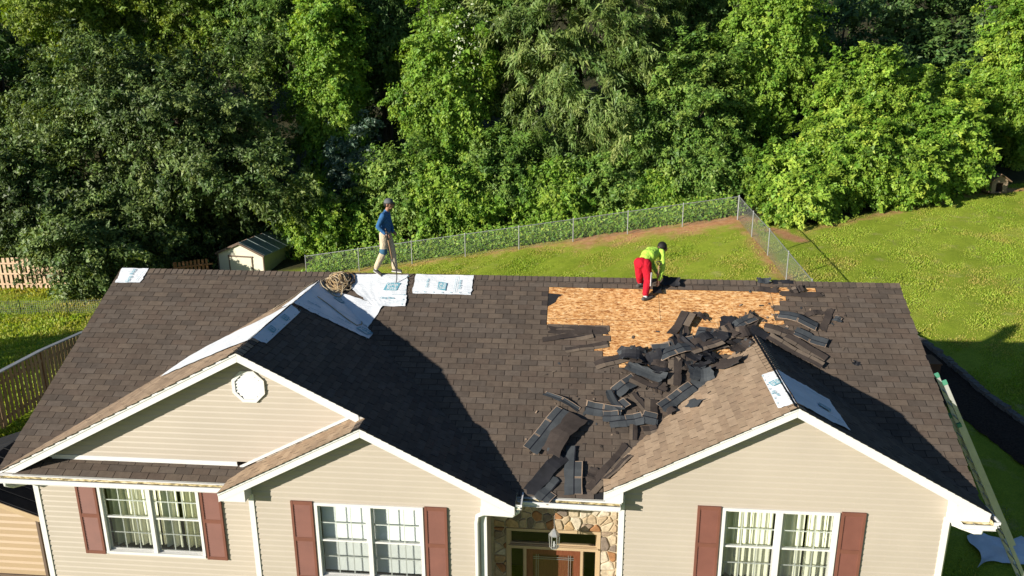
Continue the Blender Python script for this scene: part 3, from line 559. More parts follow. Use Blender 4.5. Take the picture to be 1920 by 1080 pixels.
# ------------------------------------------------------------------ curtains and blinds behind the windows
def curtain(x0, x1, z0, z1_, Y, mat, label, waves, amp=.03):
    n = int(waves*10); V = []; Q = []
    for i in range(n+1):
        s = i/n; x = x0+(x1-x0)*s; y = Y+amp*math.sin(s*waves*2*math.pi)+.02*math.sin(s*waves*5.3+1)
        V += [(x, y, z0), (x+.01*math.sin(i), y*.5+Y*.5, z1_), (x, y+.006, z0), (x+.01*math.sin(i), y*.5+Y*.5+.006, z1_)]
    for i in range(n): a, b = i*4, i*4+4; Q += [(a, b, b+1, a+1), (b+2, a+2, a+3, b+3)]
    b = (x0, Y, z0); o = put(bpy.data.objects.new('curtain', npmesh('curtain', np.array(V)-np.array(b), Q, mat, smooth=True)), None, Vector(b)); tag(o, label, 'curtain', 'window curtains')
zt = -2.99
curtain(-7.22, -6.86, -4.52, zt, Y1+.22, CURT2, 'olive curtain at the far left of the window under the big gable', 2.5)
curtain(-6.86, -6.22, -4.52, zt, Y1+.24, CURT, 'cream curtain left of the middle post in the window under the big gable', 4.5)
curtain(-6.18, -5.76, -4.52, zt, Y1+.22, CURT, 'pale curtain just right of the middle post in the window under the big gable', 3)
curtain(-5.72, -5.22, -4.52, zt, Y1+.24, CURT2, 'olive curtain at the far right of the window under the big gable', 4)
curtain(4.64, 4.92, -4.42, -2.9, Y3+.24, CURT2, 'olive curtain at the far left of the window under the right gable', 2)
curtain(4.90, 5.58, -4.42, -2.9, Y3+.2, CURT, 'cream gathered curtain in the left half of the window under the right gable', 6)
curtain(5.68, 6.14, -4.42, -2.9, Y3+.22, CURT, 'cream curtain right of the middle post in the window under the right gable', 3.5)
curtain(6.18, 6.62, -4.42, -2.9, Y3+.22, CURT, 'cream curtain at the far right of the window under the right gable', 3.5)
for x0, x1, sd in ((-2.70, -1.79, 'left'), (-1.71, -.80, 'right')):
    b = thing('window_blind', 'white slatted blind in the %s half of the middle window' % sd, 'blind', (x0, Y2+.16, -4.55), 'blinds in the middle window'); mb = MB(); mb.bb(x0, x1, Y2+.14, Y2+.19, -3.03, -2.99); mb.build('head_rail', BLIND, b); mb = MB(); z = -3.04; k = 0
    while z > -4.5: mb.hexa([(x0, Y2+.150, z-.016), (x1, Y2+.150, z-.016), (x1, Y2+.152, z-.018), (x0, Y2+.152, z-.018)], [(x0, Y2+.172, z+.012), (x1, Y2+.172, z+.012), (x1, Y2+.174, z+.010), (x0, Y2+.174, z+.010)]); z -= .029
    s_ = mb.build('slats', BLIND, b); s_['kind'] = 'stuff'
# ------------------------------------------------------------------ hanging lantern
lx, ly = 1.626, -4.57; la = thing('hanging_lantern', 'glass and metal lantern hanging on a chain in the stone entry', 'lantern', (lx, ly, -4.0))
mb = MB()
for k in range(26): z = -2.90-k*.027; R = Matrix.Rotation(k*math.pi/2, 3, 'Z'); mb.tube([Vector((lx, ly, z))+R @ Vector((.011*math.cos(a), 0, .017*math.sin(a))) for a in np.linspace(0, 2*math.pi, 7)], .0035, 4, cap=False)
mb.build('chain', LANT, la); mb = MB(); hexr = lambda r, z: [(lx+r*math.cos(k*math.pi/3), ly+r*math.sin(k*math.pi/3), z) for k in range(6)]
mb.hexa(hexr(.10, -3.71), hexr(.045, -3.62)); mb.hexa(hexr(.04, -3.62), hexr(.012, -3.58)); mb.build('cap', LANT, la); mb = MB()
for k in range(6): a, b, c = hexr(.10, -3.71)[k], hexr(.085, -3.97)[k], hexr(.10, -3.71)[(k+1) % 6]; mb.bar(a, b, .012, .012); mb.bar(a, c, .012, .012); mb.bar(b, hexr(.085, -3.97)[(k+1) % 6], .012, .012)
mb.hexa(hexr(.085, -3.985), hexr(.085, -3.975)); mb.build('cage', LANT, la)
for k in range(6): j = (k+1) % 6; mb = MB(); A, B = hexr(.096, -3.715), hexr(.081, -3.97); mb.poly([B[k], B[j], A[j], A[k]]); mb.build('pane', LGL, la)
mb = MB(); mb.tube([(lx, ly, -3.97), (lx, ly, -3.86)], .013, 8); mb.build('candle', SOCK, la)
# ------------------------------------------------------------------ white underlayment sheets with printed marks
_tc = {}
def text_mesh(body, mat):
    if (body, mat.name) in _tc: return _tc[body, mat.name]
    cu = bpy.data.curves.new('t', 'FONT'); cu.body = body; cu.align_x = 'CENTER'; cu.align_y = 'CENTER'; cu.space_line = .8; cu.offset = .014; cu.resolution_u = 3
    o = bpy.data.objects.new('t', cu); COL.objects.link(o); dg = bpy.context.evaluated_depsgraph_get(); me = bpy.data.meshes.new_from_object(o.evaluated_get(dg)); bpy.data.objects.remove(o)
    me.materials.clear(); me.materials.append(mat); me.name = 'print'; _tc[body, mat.name] = me; return me
def frame(c, e1, n):
    e1, n = Vector(e1).normalized(), Vector(n); e2 = n.cross(e1); return Matrix.Translation(c) @ Matrix((e1, e2, n)).transposed().to_4x4()
def logo(par, c, e1, n, s, tiny=False):
    M = frame(Vector(c)+Vector(n)*.05, e1, n)
    if tiny:
        child(par, 'printed_word', text_mesh('Grip Rite', BLUE), M @ Matrix.Scale(s, 4)); return
    mb = MB(); w, h, r = .46*s, .36*s, .06*s; P = []
    for cx, cy, a0 in ((w-r, -h+r, -90), (w-r, h-r, 0), (-w+r, h-r, 90), (-w+r, -h+r, 180)):
        for k in range(4): a = math.radians(a0+k*30); y = cy+r*math.sin(a); P.append((cx+r*math.cos(a)+y*.22, y, 0))
    mb.poly(P); o = child(par, 'printed_logo', mb.mesh('printed_logo', BLUE), M); child(par, 'printed_word', text_mesh('Grip\nRite', PWHITE), M @ Matrix.Translation((0, 0, .002)) @ Matrix.Scale(s*.42, 4))
def patch(par, P, quad, name, nu=16, nv=10, amp=.012, ragged=0):
    q = [Vector(p) for p in quad]; n = P['n']; V = []; rs = np.random.default_rng(len(WM)); ph = rs.uniform(0, 6, 6)
    for j in range(nv+1):
        for i in range(nu+1):
            a, b = i/nu, j/nv; p = (q[0]*(1-a)+q[1]*a)*(1-b)+(q[3]*(1-a)+q[2]*a)*b
            h = amp*(.5+.5*math.sin(a*9+ph[0]+3*b)*math.sin(b*7+ph[1]+2*a))+amp*.5*abs(math.sin(a*23*(.4+b)+ph[2]))*abs(math.sin(b*13+ph[3]))
            dp = P['u']*rs.normal(0, ragged)*((j in (0, nv)) or (i in (0, nu))); V.append(p+n*(.020+h)+dp)
    Q = [(j*(nu+1)+i, j*(nu+1)+i+1, (j+1)*(nu+1)+i+1, (j+1)*(nu+1)+i) for j in range(nv) for i in range(nu)]
    return put(bpy.data.objects.new(name, npmesh(name, V, Q, WRAP, smooth=True)), par)
def onM(x, y): return (x, y, MS*y)
def on1(x, y): return (x, y, z1(x))
def on3(x, y): return (x, y, z3(x))
def printline(par, a, b, n, w=.006):
    mb = MB(); a, b, n = Vector(a)+Vector(n)*.05, Vector(b)+Vector(n)*.05, Vector(n); mb.bar(a, b, w, .001, n); mb.build('printed_line', BLUE, par)
S = 'underlayment_sheet'; GR = 'white underlayment sheets'; NM, N1L, N1R, N3L, N3R = (P['n'] for P in (PM, P1L, P1R, P3L, P3R))
u = thing(S, 'small white underlayment sheet at the far left end of the main ridge', 'underlayment', onM(-8.6, -.2), GR); patch(u, PM, [onM(-8.96, -.0), onM(-8.3, -.0), onM(-8.31, -.42), onM(-8.92, -.44)], 'membrane', ragged=.01); logo(u, onM(-8.62, -.24), (0, .87, .48), NM, .12, True); printline(u, onM(-8.42, -.38), onM(-8.36, -.1), NM)
u = thing(S, 'long narrow white underlayment strip draped along the ridge of the big gable', 'underlayment', on1(X1, -3.4), GR); patch(u, P1L, [on1(-6.5, -3.15), on1(X1, -4.3), on1(X1, -2.2), on1(-6.35, -2.0)], 'membrane', 20, 8, .02, .02); patch(u, P1R, [on1(X1, -4.24), on1(X1+.24, -4.18), on1(X1+.22, -2.32), on1(X1, -2.22)], 'membrane', 6, 16, .012, .01); logo(u, on1(X1+.12, -3.6), (0, -.95, -.1), N1R, .2); logo(u, on1(X1+.12, -2.9), (0, -.95, -.1), N1R, .2)
u = thing(S, 'largest white underlayment sheet, folded over the valley under the rope pile', 'underlayment', on1(-3.4, -1), GR)
patch(u, P1R, [on1(X1, -2.10), on1(-2.46, -1.98), on1(-2.45, -1.45), on1(X1, -.28)], 'membrane', 28, 20, .018, .012); patch(u, P1L, [on1(-4.34, -1.9), on1(X1, -2.12), on1(X1, -.3), on1(-4.2, -.45)], 'membrane', 8, 12, .014, .01); patch(u, PM, [onM(-3.7, -.5), onM(-2.38, -.92), onM(-2.58, -1.5), onM(-3.1, -1.1)], 'membrane', 14, 10, .016, .01); patch(u, PM, [onM(-3.75, -.06), onM(-1.98, -.03), onM(-1.87, -.92), onM(-2.62, -.93)], 'membrane', 30, 16, .019, .012)
logo(u, onM(-2.28, -.40), (1, 0, 0), NM, .34); logo(u, onM(-2.32, -.72), (1, 0, 0), NM, .085, True); logo(u, on1(-3.4, -.85), (.86, -.2, -.45), N1R, .26); logo(u, on1(-2.62, -1.72), (.86, -.2, -.45), N1R, .32); logo(u, on1(-3.7, -1.7), (.86, 0, -.45), N1R, .085, True); logo(u, on1(-3.05, -1.75), (.86, 0, -.45), N1R, .085, True)
for y in (-.8, -.85, -.62): printline(u, onM(-2.25, y), onM(-1.92, y), NM, .004)
printline(u, on1(-3.85, -1.35), on1(-2.6, -1.42), N1R, .005); printline(u, on1(-3.85, -1.95), on1(-2.6, -1.9), N1R, .005)
u = thing(S, 'flat white rectangular underlayment sheet lying alone right of the blue shirted worker', 'underlayment', onM(-1.1, -.3), GR); patch(u, PM, [onM(-1.80, -.02), onM(-.45, -.02), onM(-.44, -.57), onM(-1.78, -.56)], 'membrane', 14, 8, .014, .01); logo(u, onM(-1.13, -.36), (0, .87, .48), NM, .27); logo(u, onM(-1.48, -.28), (0, .87, .48), NM, .075, True); logo(u, onM(-.73, -.3), (0, .87, .48), NM, .08, True)
for x in (-.8, -.84): printline(u, onM(x, -.53), onM(x, -.06), NM, .005)
u = thing(S, 'white underlayment sheet folded over the ridge of the right gable', 'underlayment', on3(X3, -4.2), GR); patch(u, P3L, [on3(5.40, -4.82), on3(X3, -4.92), on3(X3, -3.45), on3(5.42, -3.4)], 'membrane', 6, 14, .014, .012); patch(u, P3R, [on3(X3, -4.92), on3(6.6, -4.85), on3(6.62, -3.55), on3(X3, -3.42)], 'membrane', 18, 16, .016, .012)
logo(u, on3(5.55, -3.95), (.2, -.97, .11), N3L, .24); logo(u, on3(5.48, -4.35), (.2, -.97, .11), N3L, .075, True); logo(u, on3(6.3, -4.3), (.86, -.1, -.47), N3R, .26); printline(u, on3(5.85, -3.7), on3(6.5, -3.75), N3R, .012); logo(u, on3(6.42, -4.62), (.86, -.1, -.47), N3R, .07, True)
for o_, n_, pts in ((bpy.data.objects['underlayment_sheet.001'], N1R, [on1(X1+.2, -4.1+.3*k) for k in range(7)]), (bpy.data.objects['underlayment_sheet.002'], N1R, [on1(-3.9+.2*k, -2.03) for k in range(8)]), (bpy.data.objects['underlayment_sheet.002'], NM, [onM(-1.95, -.1-.13*k) for k in range(7)]), (bpy.data.objects['underlayment_sheet.003'], NM, [onM(-1.7+.2*k, -.53) for k in range(7)]), (bpy.data.objects['underlayment_sheet.004'], N3L, [on3(5.43, -3.5-.2*k) for k in range(7)])):
    for p in pts: mb = MB(); c = Vector(p)+n_*.046; mb.tube([c, c+n_*.006], .012, 8); mb.build('cap_nail', BLUE, o_)
# ------------------------------------------------------------------ rope pile and loose rope
rp = thing('rope_pile', 'tangled heap of tan ropes piled on the ridge by the largest white sheet', 'rope', onM(-3.45, -.35)); rs = np.random.default_rng(5)
for k in range(9):
    mb = MB(); path = []; a0 = rs.uniform(0, 6); c = np.array([-3.52+rs.normal(0, .06), -.36+rs.normal(0, .05)]); rx, ry = rs.uniform(.15, .28), rs.uniform(.1, .2); tl = rs.uniform(-.9, -.3)
    for i in range(90):
        a = a0+i*.33*(1 if k % 2 else -1); q = 1+.35*math.sin(a*.37+k)+rs.normal(0, .04); x = c[0]+rx*q*math.cos(a)*math.cos(tl)-ry*q*math.sin(a)*math.sin(tl); y = c[1]+rx*q*math.cos(a)*math.sin(tl)+ry*q*math.sin(a)*math.cos(tl)
        z = max(MS*y if y < 0 else -MS*y, z1(x))+.05+.20*max(0, 1-math.hypot((x+3.52)/.36, (y+.36)/.36))*(.3+.7*abs(math.sin(a*.61+k*1.3)))+rs.uniform(0, .02); path.append((x, y, z))
    mb.tube(path, .0105, 5); mb.build('rope', ROPE[k % 4 if k < 8 else 0], rp, True)
mb = MB(); ctl = [(-3.2, -.55), (-3.02, -.72), (-2.9, -.95), (-2.78, -1.25), (-2.72, -1.5), (-2.78, -1.66), (-2.95, -1.62), (-3.2, -1.5), (-3.5, -1.35), (-3.75, -1.25)]; mb.tube([(x, y, z1(x)+.05) for x, y in ctl], .011, 6)
tag(mb.build('loose_rope', ROPE[2], None, True, (-3.2, -.55, z1(-3.2))), 'pale rope end trailing in a loop down the shaded white sheet', 'rope')
mb = MB(); mb.tube([(X1-.1-.5*k/8, -.25-1.45*k/8, z1(X1-.1-.5*k/8)+.05+.01*math.sin(k)) for k in range(9)], .011, 6); tag(mb.build('loose_rope', ROPE[2], None, True, (X1-.1, -.3, -.2)), 'grey white rope running down the left edge of the largest sheet', 'rope')
# ------------------------------------------------------------------ torn off shingles
GRN = granule('fresh_granule_dark', (.05, .042, .04)); BACK = plain('shingle_back', (.055, .062, .068), .75, .3, var=.22, scale=5); TAR = plain('tar_line', (.008, .008, .012), .5, .4); TANE = plain('tan_edge', (.34, .25, .18), .9, .1); BLK = plain('black_felt_sheet', (.018, .018, .022), .7, .3, var=.4, scale=4); GRT = granule('torn_tab', (.135, .112, .093))
PLN = {'M': PM, 'G3L': P3L, 'G3R': P3R, 'G1R': P1R, 'G1L': P1L}
def strip(pl, A, B, W, side, tabs, curl, h, label, group=None, twist=0, seed=0, tilt=0):
    P = PLN[pl]; n = P['n']; A, B = Vector(A), Vector(B); e1 = (B-A); L = e1.length; e1.normalize(); e2 = n.cross(e1).normalized()*tabs; rs = np.random.default_rng(seed); ph = rs.uniform(0, 6, 4)
    full = side in 'bf'; nt = max(1, int(round(L/.3333))); us = []
    if full:
        for k in range(nt): a, b = L*k/nt, L*(k+1)/nt; us += [(a, a+.013, 'e'), (a+.013, (a+b)/2, 't'), ((a+b)/2, b-.02, 't'), (b-.02, b-.009, 'e'), (b-.009, b, 's')]
        ws = [(-.5, -.25, 0), (-.25, .02, 0), (.02, .09, 1), (.09, .455, 2), (.455, .5, 3)]
    else: us = [(L*k/8, L*(k+1)/8, 't') for k in range(8)]; ws = [(-.5+k/4, -.25+k/4, 0) for k in range(4)]
    jag = {}
    def pt(u_, w_):
        key = (round(u_, 4), round(w_, 4))
        if key in jag: return jag[key]
        s = u_/L-.5; x = u_; w = w_*W
        if not full and (abs(w_) > .49 or abs(s) > .49): w *= rs.uniform(.72, 1.08); x += rs.uniform(-.04, .04)
        else:
            if w_ < -.49: w += rs.uniform(-.004, .03)
            if abs(s) > .495: x += rs.uniform(-.035, .02)*(1 if s > 0 else -1)
            if w_ > .49: w += rs.uniform(-.006, .004)
        z = h+curl*(4*s*s if seed % 2 else (1-4*s*s))*1.0+abs(curl)*.25*math.sin(w_*4+ph[0])+twist*s*w_+.012*math.sin(s*9+ph[1])+tilt*(w_+.5)*W
        bend = .06*math.sin(s*3+ph[2])*L*(.2+2*abs(curl)); p = A+e1*x+e2*(w+bend)+n*max(z, .014); jag[key] = p; return p
    mb = MB(); mats = [GRT, GRN, BACK, TAR, TANE, BLK]; g0 = {'b': 2, 'f': 1, 'h': 1, 'd': 2, 'k': 5}[side]
    if side == 'd': g0 = (2, 5, 1)[seed % 3]
    lost = set(int(q) for q in np.nonzero(rs.uniform(size=nt) < .16)[0]) if full and nt > 1 else set()
    for iu, (a, b, tu) in enumerate(us):
        for c, d, tw in ws:
            if full and iu//5 in lost and tw >= 2: continue
            if tu == 's' and tw >= 1: continue
            mi = g0
            if side == 'b': mi = 3 if tw == 1 else (4 if tw == 3 or (tu == 'e' and tw == 2) else 2)
            if side == 'f': mi = 0 if tw >= 2 else (3 if tw == 1 and tu != 'e' else 1)
            if side == 'f' and tw == 1: mi = 3 if int(a*20) % 3 else 1
            q = [pt(a, c), pt(b, c), pt(b, d), pt(a, d)]; t = n*.0035
            mb.hexa([k-t for k in q], q, 4 if (side == 'b' and tw == 3) else (2 if side in 'bd' else 1), mi)
    o = mb.build('torn_shingle', mats, None, False, A); tag(o, label, 'shingle', group or 'torn off shingles on the roof')
    return o
D = [
 ('M',(1.35, -2.91, -1.61),(2.03, -3.27, -1.81),0.15,'b',1,0.1,0.05,'narrow curled black strip uppermost of the loose cluster above the entry gutter'),
 ('M',(1.13, -4.12, -2.27),(1.75, -3.26, -1.8),0.336,'b',1,0.03,0.06,'slate back up shingle strip with tan tab edges, leftmost of the debris'),
 ('M',(1.5, -4.17, -2.3),(2.03, -3.41, -1.88),0.42,'d',-1,0.12,0.1,'wide dark sheet folded over the leftmost back up shingle strip'),
 ('M',(1.97, -3.98, -2.2),(1.96, -4.89, -2.7),0.336,'b',1,0.0,0.06,'upright back up shingle strip whose lower end touches the entry gutter'),
 ('M',(1.82, -4.11, -2.27),(1.15, -4.87, -2.69),0.3,'d',1,0.05,0.04,'long dark torn sheet slanting down left towards the shaded valley'),
 ('M',(1.7, -4.63, -2.56),(1.39, -5.02, -2.77),0.3,'b',1,0.0,0.06,'back up shingle piece hanging over the left end of the entry gutter'),
 ('M',(2.25, -4.78, -2.64),(2.97, -3.94, -2.18),0.25,'f',-1,0.02,0.05,'granule side up strip lying along the valley just right of the gutter pile'),
 ('G3L',(2.53, -4.71, -2.47),(3.01, -4.23, -2.21),0.17,'f',-1,0.02,0.03,'brown tabbed strip in the valley next to the right gable rake'),
 ('M',(2.34, -4.39, -2.42),(2.25, -4.64, -2.56),0.2,'d',1,0.02,0.02,'small black scrap right of the upright back up strip'),
 ('M',(2.15, -3.22, -1.78),(2.86, -3.31, -1.82),0.3,'b',1,0.06,0.06,'back up shingle strip at the left tip of the middle debris fan'),
 ('M',(2.5, -3.39, -1.87),(3.11, -3.36, -1.86),0.25,'b',1,0.03,0.09,'back up strip with tan edge beneath the middle of the debris fan'),
 ('M',(2.61, -3.53, -1.95),(3.26, -3.4, -1.88),0.28,'b',1,0.03,0.11,'back up strip slanting gently upward at the bottom of the debris fan'),
 ('M',(3.24, -3.38, -1.87),(3.53, -3.43, -1.9),0.3,'b',1,0.02,0.13,'short back up piece at the lower right of the debris fan'),
 ('M',(2.65, -2.85, -1.57),(2.91, -3.24, -1.79),0.3,'b',1,0.12,0.1,'arched back up strip standing proud in the middle debris fan'),
 ('M',(2.74, -2.88, -1.59),(3.16, -2.54, -1.4),0.3,'b',1,0.05,0.08,'back up strip pointing up right at the top of the debris fan'),
 ('M',(3.06, -2.54, -1.4),(3.73, -2.82, -1.56),0.25,'f',-1,0.03,0.06,'granule up strip slanting down right above the debris fan'),
 ('M',(2.93, -2.28, -1.26),(3.76, -2.64, -1.46),0.18,'h',-1,0.03,0.09,'dark headlap strip slanting down right above its brown tabbed neighbour'),
 ('M',(3.07, -2.85, -1.57),(3.36, -3.27, -1.8),0.17,'f',-1,0.02,0.05,'narrow brown tabbed strip slanting steeply through the debris fan'),
 ('M',(3.45, -2.99, -1.65),(3.43, -3.31, -1.83),0.28,'f',-1,0.0,0.07,'short upright granule up piece at the right of the debris fan'),
 ('M',(3.62, -3.21, -1.77),(4.28, -2.69, -1.48),0.3,'b',1,0.05,0.08,'back up strip reaching up right from the valley towards the pile'),
 ('G3L',(3.74, -3.11, -1.81),(3.86, -3.44, -1.75),0.2,'d',1,0.05,0.12,'ragged black scrap at the low end of the long back up strip in the valley'),
 ('G3L',(4.13, -3.18, -1.6),(4.35, -3.43, -1.48),0.28,'d',1,0.02,0.012,'lone ragged dark scrap flat on the sunlit slope of the right gable'),
 ('M',(3.08, -3.45, -1.9),(3.07, -3.83, -2.12),0.16,'f',-1,0.02,0.06,'narrow upright brown piece below the debris fan'),
 ('M',(3.25, -3.66, -2.02),(3.52, -3.61, -1.99),0.22,'f',-1,0.02,0.1,'small brown tab piece lying loose right below the debris fan'),
 ('M',(3.99, -1.88, -1.03),(3.89, -2.7, -1.49),0.28,'f',-1,0.04,0.12,'upright brown folded strip at the left foot of the heap'),
 ('M',(3.97, -1.58, -0.87),(4.33, -0.97, -0.53),0.33,'f',-1,0.05,0.14,'dark strip leaning up at the left shoulder of the heap against bare wood'),
 ('M',(4.43, -0.94, -0.52),(4.71, -1.11, -0.61),0.16,'d',1,0.06,0.12,'small dark piece bridging bare wood at the top left of the heap'),
 ('M',(4.0, -1.59, -0.88),(4.42, -2.17, -1.2),0.32,'k',1,0.2,0.16,'deep black limp sheet sagging through the left of the heap'),
 ('M',(2.81, -2.01, -1.11),(3.39, -2.05, -1.13),0.34,'d',1,0.25,0.08,'black sheet arched like a loop at the lower edge of the bare wood'),
 ('M',(1.24, -1.7, -0.94),(2.3, -1.51, -0.84),0.25,'f',-1,0.02,0.02,'loosened granule up strip tilted just below the lower left of the bare wood'),
 ('M',(1.72, -1.92, -1.06),(2.61, -1.73, -0.95),0.17,'f',-1,0.01,0.015,'lower loosened strip with tabs under the left end of bare wood'),
 ('M',(1.36, -1.42, -0.79),(2.61, -1.43, -0.79),0.24,'h',-1,0.02,0.012,'dark unweathered band edging the lower left of the bare wood'),
 ('M',(2.33, -2.24, -1.24),(3.1, -2.0, -1.11),0.25,'f',-1,0.03,0.03,'loose tabbed strip lifted left of the looped black sheet'),
 ('M',(4.22, -2.42, -1.34),(4.67, -2.44, -1.35),0.36,'d',1,0.15,0.12,'dished black round scrap at the lower right of the heap'),
 ('M',(4.37, -1.74, -0.96),(5.58, -1.63, -0.9),0.2,'f',-1,-0.1,0.12,'long sagging tabbed strip across the upper right of the heap'),
 ('G3L',(4.68, -2.04, -1.3),(5.26, -2.51, -0.98),0.42,'d',1,0.08,0.08,'broad black torn sheet at the heap edge on the right gable slope'),
 ('M',(6.23, -0.91, -0.5),(6.98, -1.21, -0.67),0.26,'b',-1,0.12,0.07,'arched slate strip, upper of two back up strips right of the bare wood'),
 ('M',(6.48, -1.35, -0.74),(7.09, -1.62, -0.9),0.26,'b',-1,0.04,0.08,'slate strip, lower of two back up strips right of the bare wood'),
 ('M',(7.07, -1.26, -0.7),(7.36, -0.72, -0.4),0.17,'h',1,0.0,0.05,'dark narrow strip standing diagonally right of the two slate strips'),
 ('M',(5.89, -1.22, -0.67),(6.59, -1.44, -0.79),0.25,'f',-1,0.03,0.03,'curved tabbed strip starting at the top of the right gable ridge'),
 ('M',(6.26, -1.45, -0.8),(6.98, -2.0, -1.1),0.25,'f',-1,0.03,0.06,'brown tabbed strip below the two slate strips on the right'),
 ('M',(5.93, -1.48, -0.82),(6.86, -2.18, -1.2),0.2,'f',1,0.05,0.09,'long ragged tabbed strip along the shaded valley of the right gable'),
 ('M',(7.37, -0.96, -0.53),(7.51, -1.04, -0.57),0.18,'b',1,0.03,0.05,'small black tab lying alone right of the diagonal dark strip'),
 ('M',(7.52, -2.01, -1.11),(7.63, -2.06, -1.14),0.12,'d',1,0.02,0.03,'tiny dark chip with pale fold alone on the right of the main roof'),
 ('M',(6.78, -0.9, -0.5),(7.18, -0.8, -0.44),0.14,'h',1,0.03,0.03,'short brown piece wedged behind the upper slate strip'),
 ('M',(5.92, 0.0, 0.0),(6.22, -0.0, -0.0),0.2,'d',1,0.05,0.04,'black scrap on the ridge near the right end of the bare wood'),
 ('M',(6.27, -0.03, -0.02),(6.8, -0.03, -0.02),0.14,'k',1,0.02,0.03,'thin black felt strip lying on the ridge right of the bright shirted worker'),
 ('M',(5.91, -0.23, -0.13),(6.37, -0.25, -0.14),0.17,'h',1,0.01,0.02,'dark shingle remnant at the upper right of the bare wood below the ridge'),
 ('M',(6.39, -0.35, -0.19),(7.26, -0.34, -0.19),0.17,'h',1,0.01,0.02,'long dark remnant strip at the far upper right of the bare wood'),
 ('M',(6.57, -0.29, -0.16),(6.75, -0.25, -0.14),0.2,'f',1,0.05,0.05,'lifted brown tab among the remnants at the far upper right of bare wood'),
 ('M',(6.77, -0.24, -0.13),(6.92, -0.21, -0.11),0.2,'d',1,0.05,0.05,'dark curled tab beside the last patch of bare wood near the ridge'),
 ('M',(3.82, -0.09, -0.05),(4.23, -0.14, -0.08),0.3,'k',1,0.12,0.08,'black folded scrap on the ridge beside the shovel of the bent worker'),
]
for k, (pl, A, B, W, side, tabs, curl, h, lb) in enumerate(D): strip(pl, A, B, W, side, tabs, curl*.55, h*.55+.008, lb, seed=k, twist=rr.uniform(-.03, .03), tilt=rr.choice([0, .05, .1]) if h > .05 else 0)
rs = np.random.default_rng(11)
for k in range(44):                  # the heap itself, in and beside the valley
    f = rs.uniform(0, 1); cx = 3.2+2.6*f+rs.normal(0, .12); cy = -2.3+1.05*f+rs.normal(0, .22); a = rs.uniform(0, math.pi); L = rs.uniform(.3, .85); d = Vector((math.cos(a), math.sin(a)*.87, math.sin(a)*.48)); c = Vector((cx, cy, max(MS*cy, z3(cx))))
    sd_ = 'bfdkhfdd'[k % 8]; wd = rs.uniform(.2, .34); where = ['low left end', 'left of middle', 'middle', 'right of middle', 'right end'][min(4, int(f*5))]; edge_ = 'upper edge' if cy > -2.3+1.05*f else 'lower edge'
    look = {'b': 'slate back up', 'f': 'brown tabbed', 'd': 'ragged dark', 'k': 'deep black', 'h': 'dark brown'}[sd_]; ori = 'lying level' if a < .35 or a > 2.79 else 'slanting up right' if a < 1.2 else 'upright' if a < 1.94 else 'slanting down right'; lb = '%s %s scrap %s in the heap, %s, %s' % ('long' if L > .65 else 'short' if L < .45 else 'medium', look, ori, where, edge_)
    strip('M', c-d*L/2, c+d*L/2, wd, sd_, rs.choice([-1, 1]), rs.uniform(-.02, .07), rs.uniform(.015, .095), lb, 'scraps in the tangled shingle heap', rs.uniform(-.1, .1), k+100, rs.uniform(-.1, .25))
rs = np.random.default_rng(23); mb = MB()
for k in range(3, 19):               # nail rows and tar traces left on the deck
    u_ = 1.3
    while u_ < 7.2:
        L_ = rs.uniform(.03, .38); t_ = k*TX+.02+rs.normal(0, .004)
        if inpoly(u_, t_) and inpoly(u_+L_, t_) and rs.uniform() < .55: w_ = rs.uniform(.002, .006); mb.poly([pp(PM, u_, t_-w_, .0022), pp(PM, u_+L_, t_-w_*rs.uniform(.2, 1), .0022), pp(PM, u_+L_, t_+w_, .0022), pp(PM, u_, t_+w_*rs.uniform(.2, 1), .0022)])
        u_ += L_+rs.uniform(.02, .25)
tm = mb.build('tar_trace', plain('tar_trace', (.16, .075, .03), .8), roof_main); tm['kind'] = 'stuff'
mb = MB(); mb.poly([pp(PM, *q, .003) for q in ((1.30, .52), (1.62, .55), (1.52, .64), (1.46, .80), (1.30, .93))]); mb.build('felt_remnant', FELT, roof_main)
rs = np.random.default_rng(21); lv = []; lq = []; lm_ = []
for k in range(260):                 # chips, granule clumps and paper shreds round the heap
    f = rs.uniform(0, 1); cx = 1.0+6.4*f+rs.normal(0, .3); cy = -3.6+2.9*f+rs.normal(0, .55)
    if not (-4.85 < cy < -.25 and 1 < cx < 8.7): continue
    on_ = z3(cx) > MS*cy; P = (P3L if cx < X3 else P3R) if on_ else PM; c = Vector((cx, cy, max(MS*cy, z3(cx))))+P['n']*.017; a = rs.uniform(0, 6.3); w_ = rs.uniform(.006, .028); l_ = w_*rs.uniform(1, 2.6); e1 = P['u']*math.cos(a)+P['v']*math.sin(a); e2 = P['n'].cross(e1); i = len(lv)
    lv += [c+e1*l_+e2*w_*rs.uniform(.3, 1), c-e1*l_*.6+e2*w_, c-e1*l_-e2*w_*rs.uniform(.3, 1), c+e1*l_*.5-e2*w_*.8+P['n']*rs.uniform(0, .02)]; lq.append((i, i+1, i+2, i+3)); lm_.append(int(rs.choice([0, 0, 1, 2, 2, 3])))
lo = put(bpy.data.objects.new('roof_litter', npmesh('roof_litter', lv, lq, [GRN, BACK, GRT, TANE], None, lm_))); lo['kind'] = 'stuff'; tag(lo, 'small shingle chips scattered around the torn heap', 'litter')
